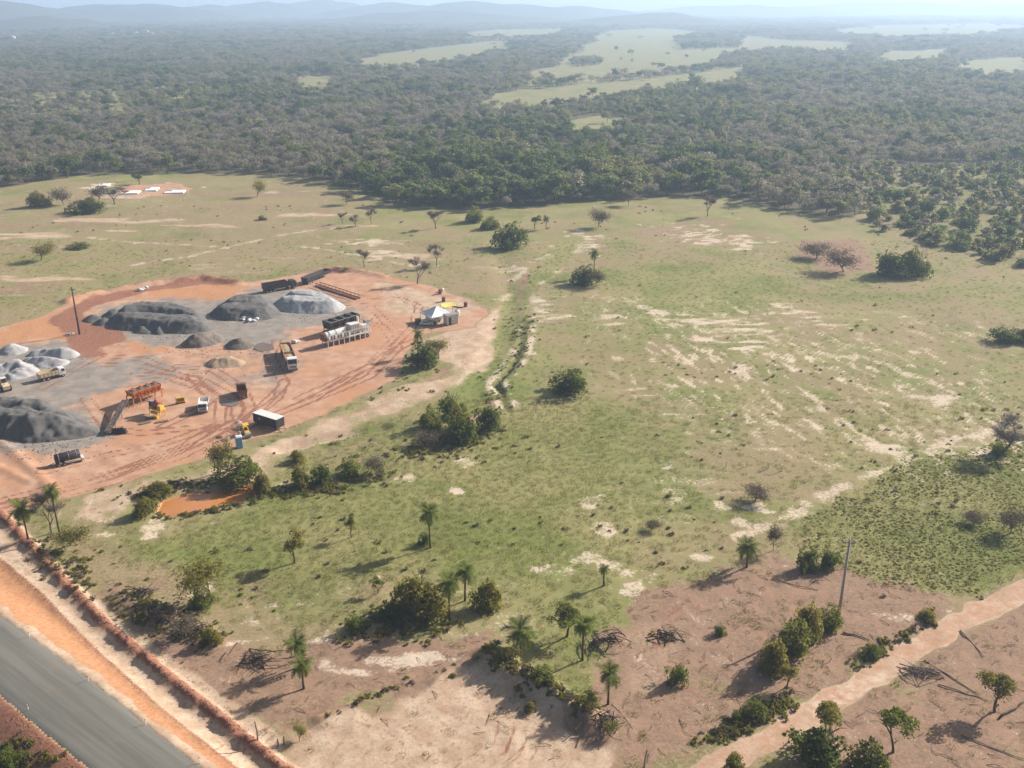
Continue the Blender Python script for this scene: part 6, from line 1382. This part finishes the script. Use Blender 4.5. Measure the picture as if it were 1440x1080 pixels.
# sacks, stakes, posts
for i, (px, py, lb) in enumerate([(196, 409, 'left white sack heap on the red bank'), (203, 407, 'right white sack heap on the red bank'), (342, 450, 'white sack at left before the flat-topped pile'), (351, 452, 'white sack in the middle before flat-topped pile'), (361, 452, 'white sack at right before the flat-topped pile'), (417, 482, 'pale sack heap left of the white plant')]):
    X, Y = un(px, py); t = thing('sack_heap', lb, 'sacks', (X, Y, gz(X, Y)), i * 0.7, 'white sacks about the yard')
    for k in range(4):
        bm = bmesh.new(); bmesh.ops.create_icosphere(bm, subdivisions=2, radius=0.5)
        for v in bm.verts: v.co.x *= 1.5; v.co.z *= 0.6; v.co *= random.uniform(0.92, 1.06)
        me = bpy.data.meshes.new('sack'); bm.to_mesh(me); bm.free(); me.materials.append(C_SACK); o = link('sack', me, t); o.location = (random.uniform(-0.7, 0.7), random.uniform(-0.5, 0.5), 0.28 + 0.3 * (k // 3)); o.rotation_euler = (0, 0, random.uniform(0, 3))
for i, (px, py) in enumerate([(44, 908), (127, 970), (207, 1032), (43, 1012), (283, 1086)]):
    X, Y = un(px, py); t = thing('survey_stake', 'white survey stake at the asphalt edge, %s from upper left' % ('first', 'second', 'third', 'on far side', 'last')[i], 'stake', (X, Y, gz(X, Y)), 0, 'survey stakes along the road'); MB().box((0, 0, 0.35), (0.05, 0.05, 0.95)).build('post', C_WHITE, t); MB().box((0, -0.04, 0.7), (0.1, 0.02, 0.14)).build('tab', C_RED, t)
for i, (px, py, hh) in enumerate([(363, 1046, 2.6), (391, 1050, 1.2), (399, 1047, 1.3), (906, 1078, 2.4)]):
    X, Y = un(px, py); t = thing('fence_post', ('tall leaning wooden post by the spoil bank', 'left of two short wooden posts by dry shrub', 'right of two short wooden posts by dry shrub', 'thin pale wooden post near the lower edge')[i], 'post', (X, Y, gz(X, Y) - 0.1), 0, 'wooden fence posts'); MB().tube([(0, 0, 0), (0.05, 0.03, hh * 0.5), (0.1 * (i - 1), 0.05, hh)], [0.1, 0.09, 0.07], 7).build('post', C_TRUNKW, t)
for i, (px, py) in enumerate([(1021, 657), (1050, 656), (1080, 660), (1099, 663)]):
    X, Y = un(px, py); t = thing('marker_post', 'white marker post in the pasture, %s from left' % ('first', 'second', 'third', 'fourth')[i], 'post', (X, Y, gz(X, Y)), 0, 'white posts in the pasture'); MB().box((0, 0, 0.6), (0.12, 0.12, 1.25)).build('post', C_WHITE, t); MB().box((0, 0, 1.24), (0.16, 0.16, 0.06)).build('cap', C_WHITE, t)

# heaps of cut branches, and fallen trunks
def brush_heap(label, px, py, wpx, h, n, seed, mat=None, length=2.6):
    R = random.Random(seed); X, Y = un(px, py); W = wpx / scale_at(py); t = thing('branch_heap', label, 'branches', (X, Y, gz(X, Y)), 0, 'heaps of cut branches')
    for k in range(n):
        b = MB(); a = R.uniform(0, 6.28); c = Vector((R.gauss(0, W * 0.22), R.gauss(0, W * 0.13), R.uniform(0.05, h))); L = length * R.uniform(0.5, 1.2); d = Vector((math.cos(a), math.sin(a), R.uniform(-0.25, 0.35)))
        p0, p1 = c - d * L / 2, c + d * L / 2; p0.z = max(p0.z, 0.0); p1.z = max(p1.z, 0.02); mid = c + Vector((R.uniform(-0.2, 0.2), R.uniform(-0.2, 0.2), R.uniform(0, 0.25))); r = R.uniform(0.03, 0.09)
        b.tube([p0, mid, p1], [r, r * 0.8, r * 0.3], 5, False)
        for q in range(3): s = p0.lerp(p1, R.uniform(0.3, 0.95)); b.tube([s, s + Vector((R.uniform(-0.6, 0.6), R.uniform(-0.6, 0.6), R.uniform(0, 0.5)))], [r * 0.45, r * 0.15], 3, False)
        b.build('branch', mat or M_DEAD, t)
M_CHAR = earth('dark_dead_wood', (0.045, 0.035, 0.030, 1), (0.075, 0.058, 0.048, 1), 3, 0.4)
brush_heap('dark heap of branches beside the round broadleaf tree', 848, 905, 52, 1.5, 46, 1, M_CHAR)
brush_heap('heap of dark dead branches near the two leaning palms', 362, 930, 66, 0.9, 40, 2, M_CHAR)
brush_heap('upper heap of dark dead branches along the spoil bank', 196, 838, 46, 0.8, 30, 3, M_CHAR)
brush_heap('long heap of brown branches above the spoil bank', 232, 872, 76, 0.9, 46, 4)
brush_heap('lower heap of brown branches above the spoil bank', 275, 890, 52, 0.8, 30, 5)
brush_heap('heap of pale split poles beside the dirt road', 1295, 945, 52, 0.35, 34, 6, M_TWIG, 2.8)
brush_heap('tangle of dark branches at lower end of mound', 850, 1022, 60, 0.6, 34, 7, M_CHAR)
brush_heap('scattered dark branches on the brown cleared ground', 940, 895, 46, 0.35, 22, 8, M_CHAR)
brush_heap('dead branches heaped at the creek thicket', 610, 622, 46, 0.8, 30, 9, M_DEAD)
for a, b_, lb, r in [((1300, 928), (1378, 978), 'long pale fallen pole across the torn red soil', 0.07), ((1318, 962), (1388, 985), 'shorter pale fallen pole below the longest one', 0.07), ((1352, 1036), (1450, 1072), 'dark pole lying on red soil at lower right', 0.06), ((1350, 885), (1384, 925), 'pale bent trunk on the bank above the red soil', 0.08), ((1186, 890), (1224, 900), 'short log lying right of the concrete pole', 0.10), ((1404, 1010), (1444, 985), 'dark trunk lying beside yellow-green leaning tree', 0.13), ((1085, 815), (1150, 830), 'thin fallen stem left of the dark round bush', 0.07)]:
    A, B = un(*a), un(*b_); R = random.Random(int(a[0])); b = MB(); za, zb = gz(*A), gz(*B); n = 5; pts = []
    for k in range(n + 1): f = k / n; pts.append((A[0] * (1 - f) + B[0] * f + R.uniform(-0.12, 0.12) - A[0], A[1] * (1 - f) + B[1] * f + R.uniform(-0.12, 0.12) - A[1], za * (1 - f) + zb * f + r * 0.9 - za + R.uniform(0, 0.08)))
    t = thing('fallen_trunk', lb, 'log', (A[0], A[1], za), 0, 'fallen trunks and poles'); b.tube(pts, [r * (1.1 - 0.6 * k / n) for k in range(n + 1)], 7); b.build('stem', M_TWIG if 'pale' in lb else M_DEAD, t, smooth=True)
    b = MB(); s = Vector(pts[3]); b.tube([s, s + Vector((0.5, 0.4, 0.3)), s + Vector((1.0, 0.6, 0.2))], [r * 0.5, r * 0.35, r * 0.15], 5, False); b.build('side_branch', M_DEAD, t)

# far houses of the village on the left
C_HW = paint('house_white', (0.78, 0.77, 0.74, 1), 0.8, 0, 0.1); C_HR = paint('house_roof_pale', (0.62, 0.58, 0.55, 1), 0.7, 0, 0.2)
for i, (px, py, w) in enumerate([(4, 59, 10), (18, 58, 8), (30, 57, 9), (42, 58, 8), (158, 52, 6), (176, 50, 8), (192, 51, 6), (206, 48, 7), (214, 52, 5), (172, 34, 9), (190, 33, 7), (256, 27, 8)]):
    X, Y = un(px, py); W = w / scale_at(py); D = W * 0.5; t = thing('house', 'distant pale house of the village, %s from the left edge' % ('first', 'second', 'third', 'fourth', 'fifth', 'sixth', 'seventh', 'eighth', 'ninth', 'tenth', 'eleventh', 'twelfth')[i], 'house', (X, Y, gz(X, Y)), 0.1 * (i % 5 - 2), 'village houses far off at the left'); hh = 8.5
    MB().box((0, 0, hh / 2), (W, D, hh)).build('wall', C_HW, t); b = MB(); b.prism([(-W / 2 - 0.5, hh), (W / 2 + 0.5, hh), (W / 2 * 0.9, hh + 0.8), (0, hh + 2.6), (-W / 2 * 0.9, hh + 0.8)], -D / 2 - 0.4, D / 2 + 0.4); b.build('roof', C_HR if i % 3 else C_HW, t)
    for k in (-0.28, 0, 0.28): MB().box((k * W, -D / 2 - 0.03, hh * 0.5), (W * 0.12, 0.1, 1.6)).build('window', C_GLASS, t)

# true sizes of the machines, measured against the gravel piles and the road
for _o in [o for o in COL.objects if o.parent is None and o.type == 'EMPTY']:
    _n, _l = _o.name.split('.')[0], _o.get('label', '')
    _k = {'tipper_truck': 0.72, 'truck_and_trailer': 0.84, 'articulated_truck': 0.86, 'trailer': 0.84, 'box_trailer': 0.86, 'tank_trailer': 0.80, 'wheel_loader': 0.78, 'feed_bin_unit': 0.95, 'mixing_unit': 0.78, 'generator': 0.8,
          'van': 0.85, 'car': 0.85, 'tent': 0.92, 'road_roller': 0.85, 'shadow_blob_box': 0.85}.get(_n)
    if _k: _o.scale = (_k, _k, _k * (0.9 if _n in ('articulated_truck', 'trailer') else 0.72 if _n == 'feed_bin_unit' else 1.0))

# ------------------------------------------------------------------ the air: even haze over the whole country
def build_haze():
    t = NT('pale_haze'); v = t.node('ShaderNodeVolumePrincipled')
    v.inputs['Color'].default_value = (0.57, 0.75, 1.0, 1); v.inputs['Density'].default_value = HAZE_DENSITY; v.inputs['Anisotropy'].default_value = 0.25
    t.link(v.outputs[0], t.out.inputs['Volume'])
    b = MB(); b.box((0, 13000, 100), (180000, 30000, 220)); o = b.build('haze', t.m); tag(o, kind='stuff')
build_haze()
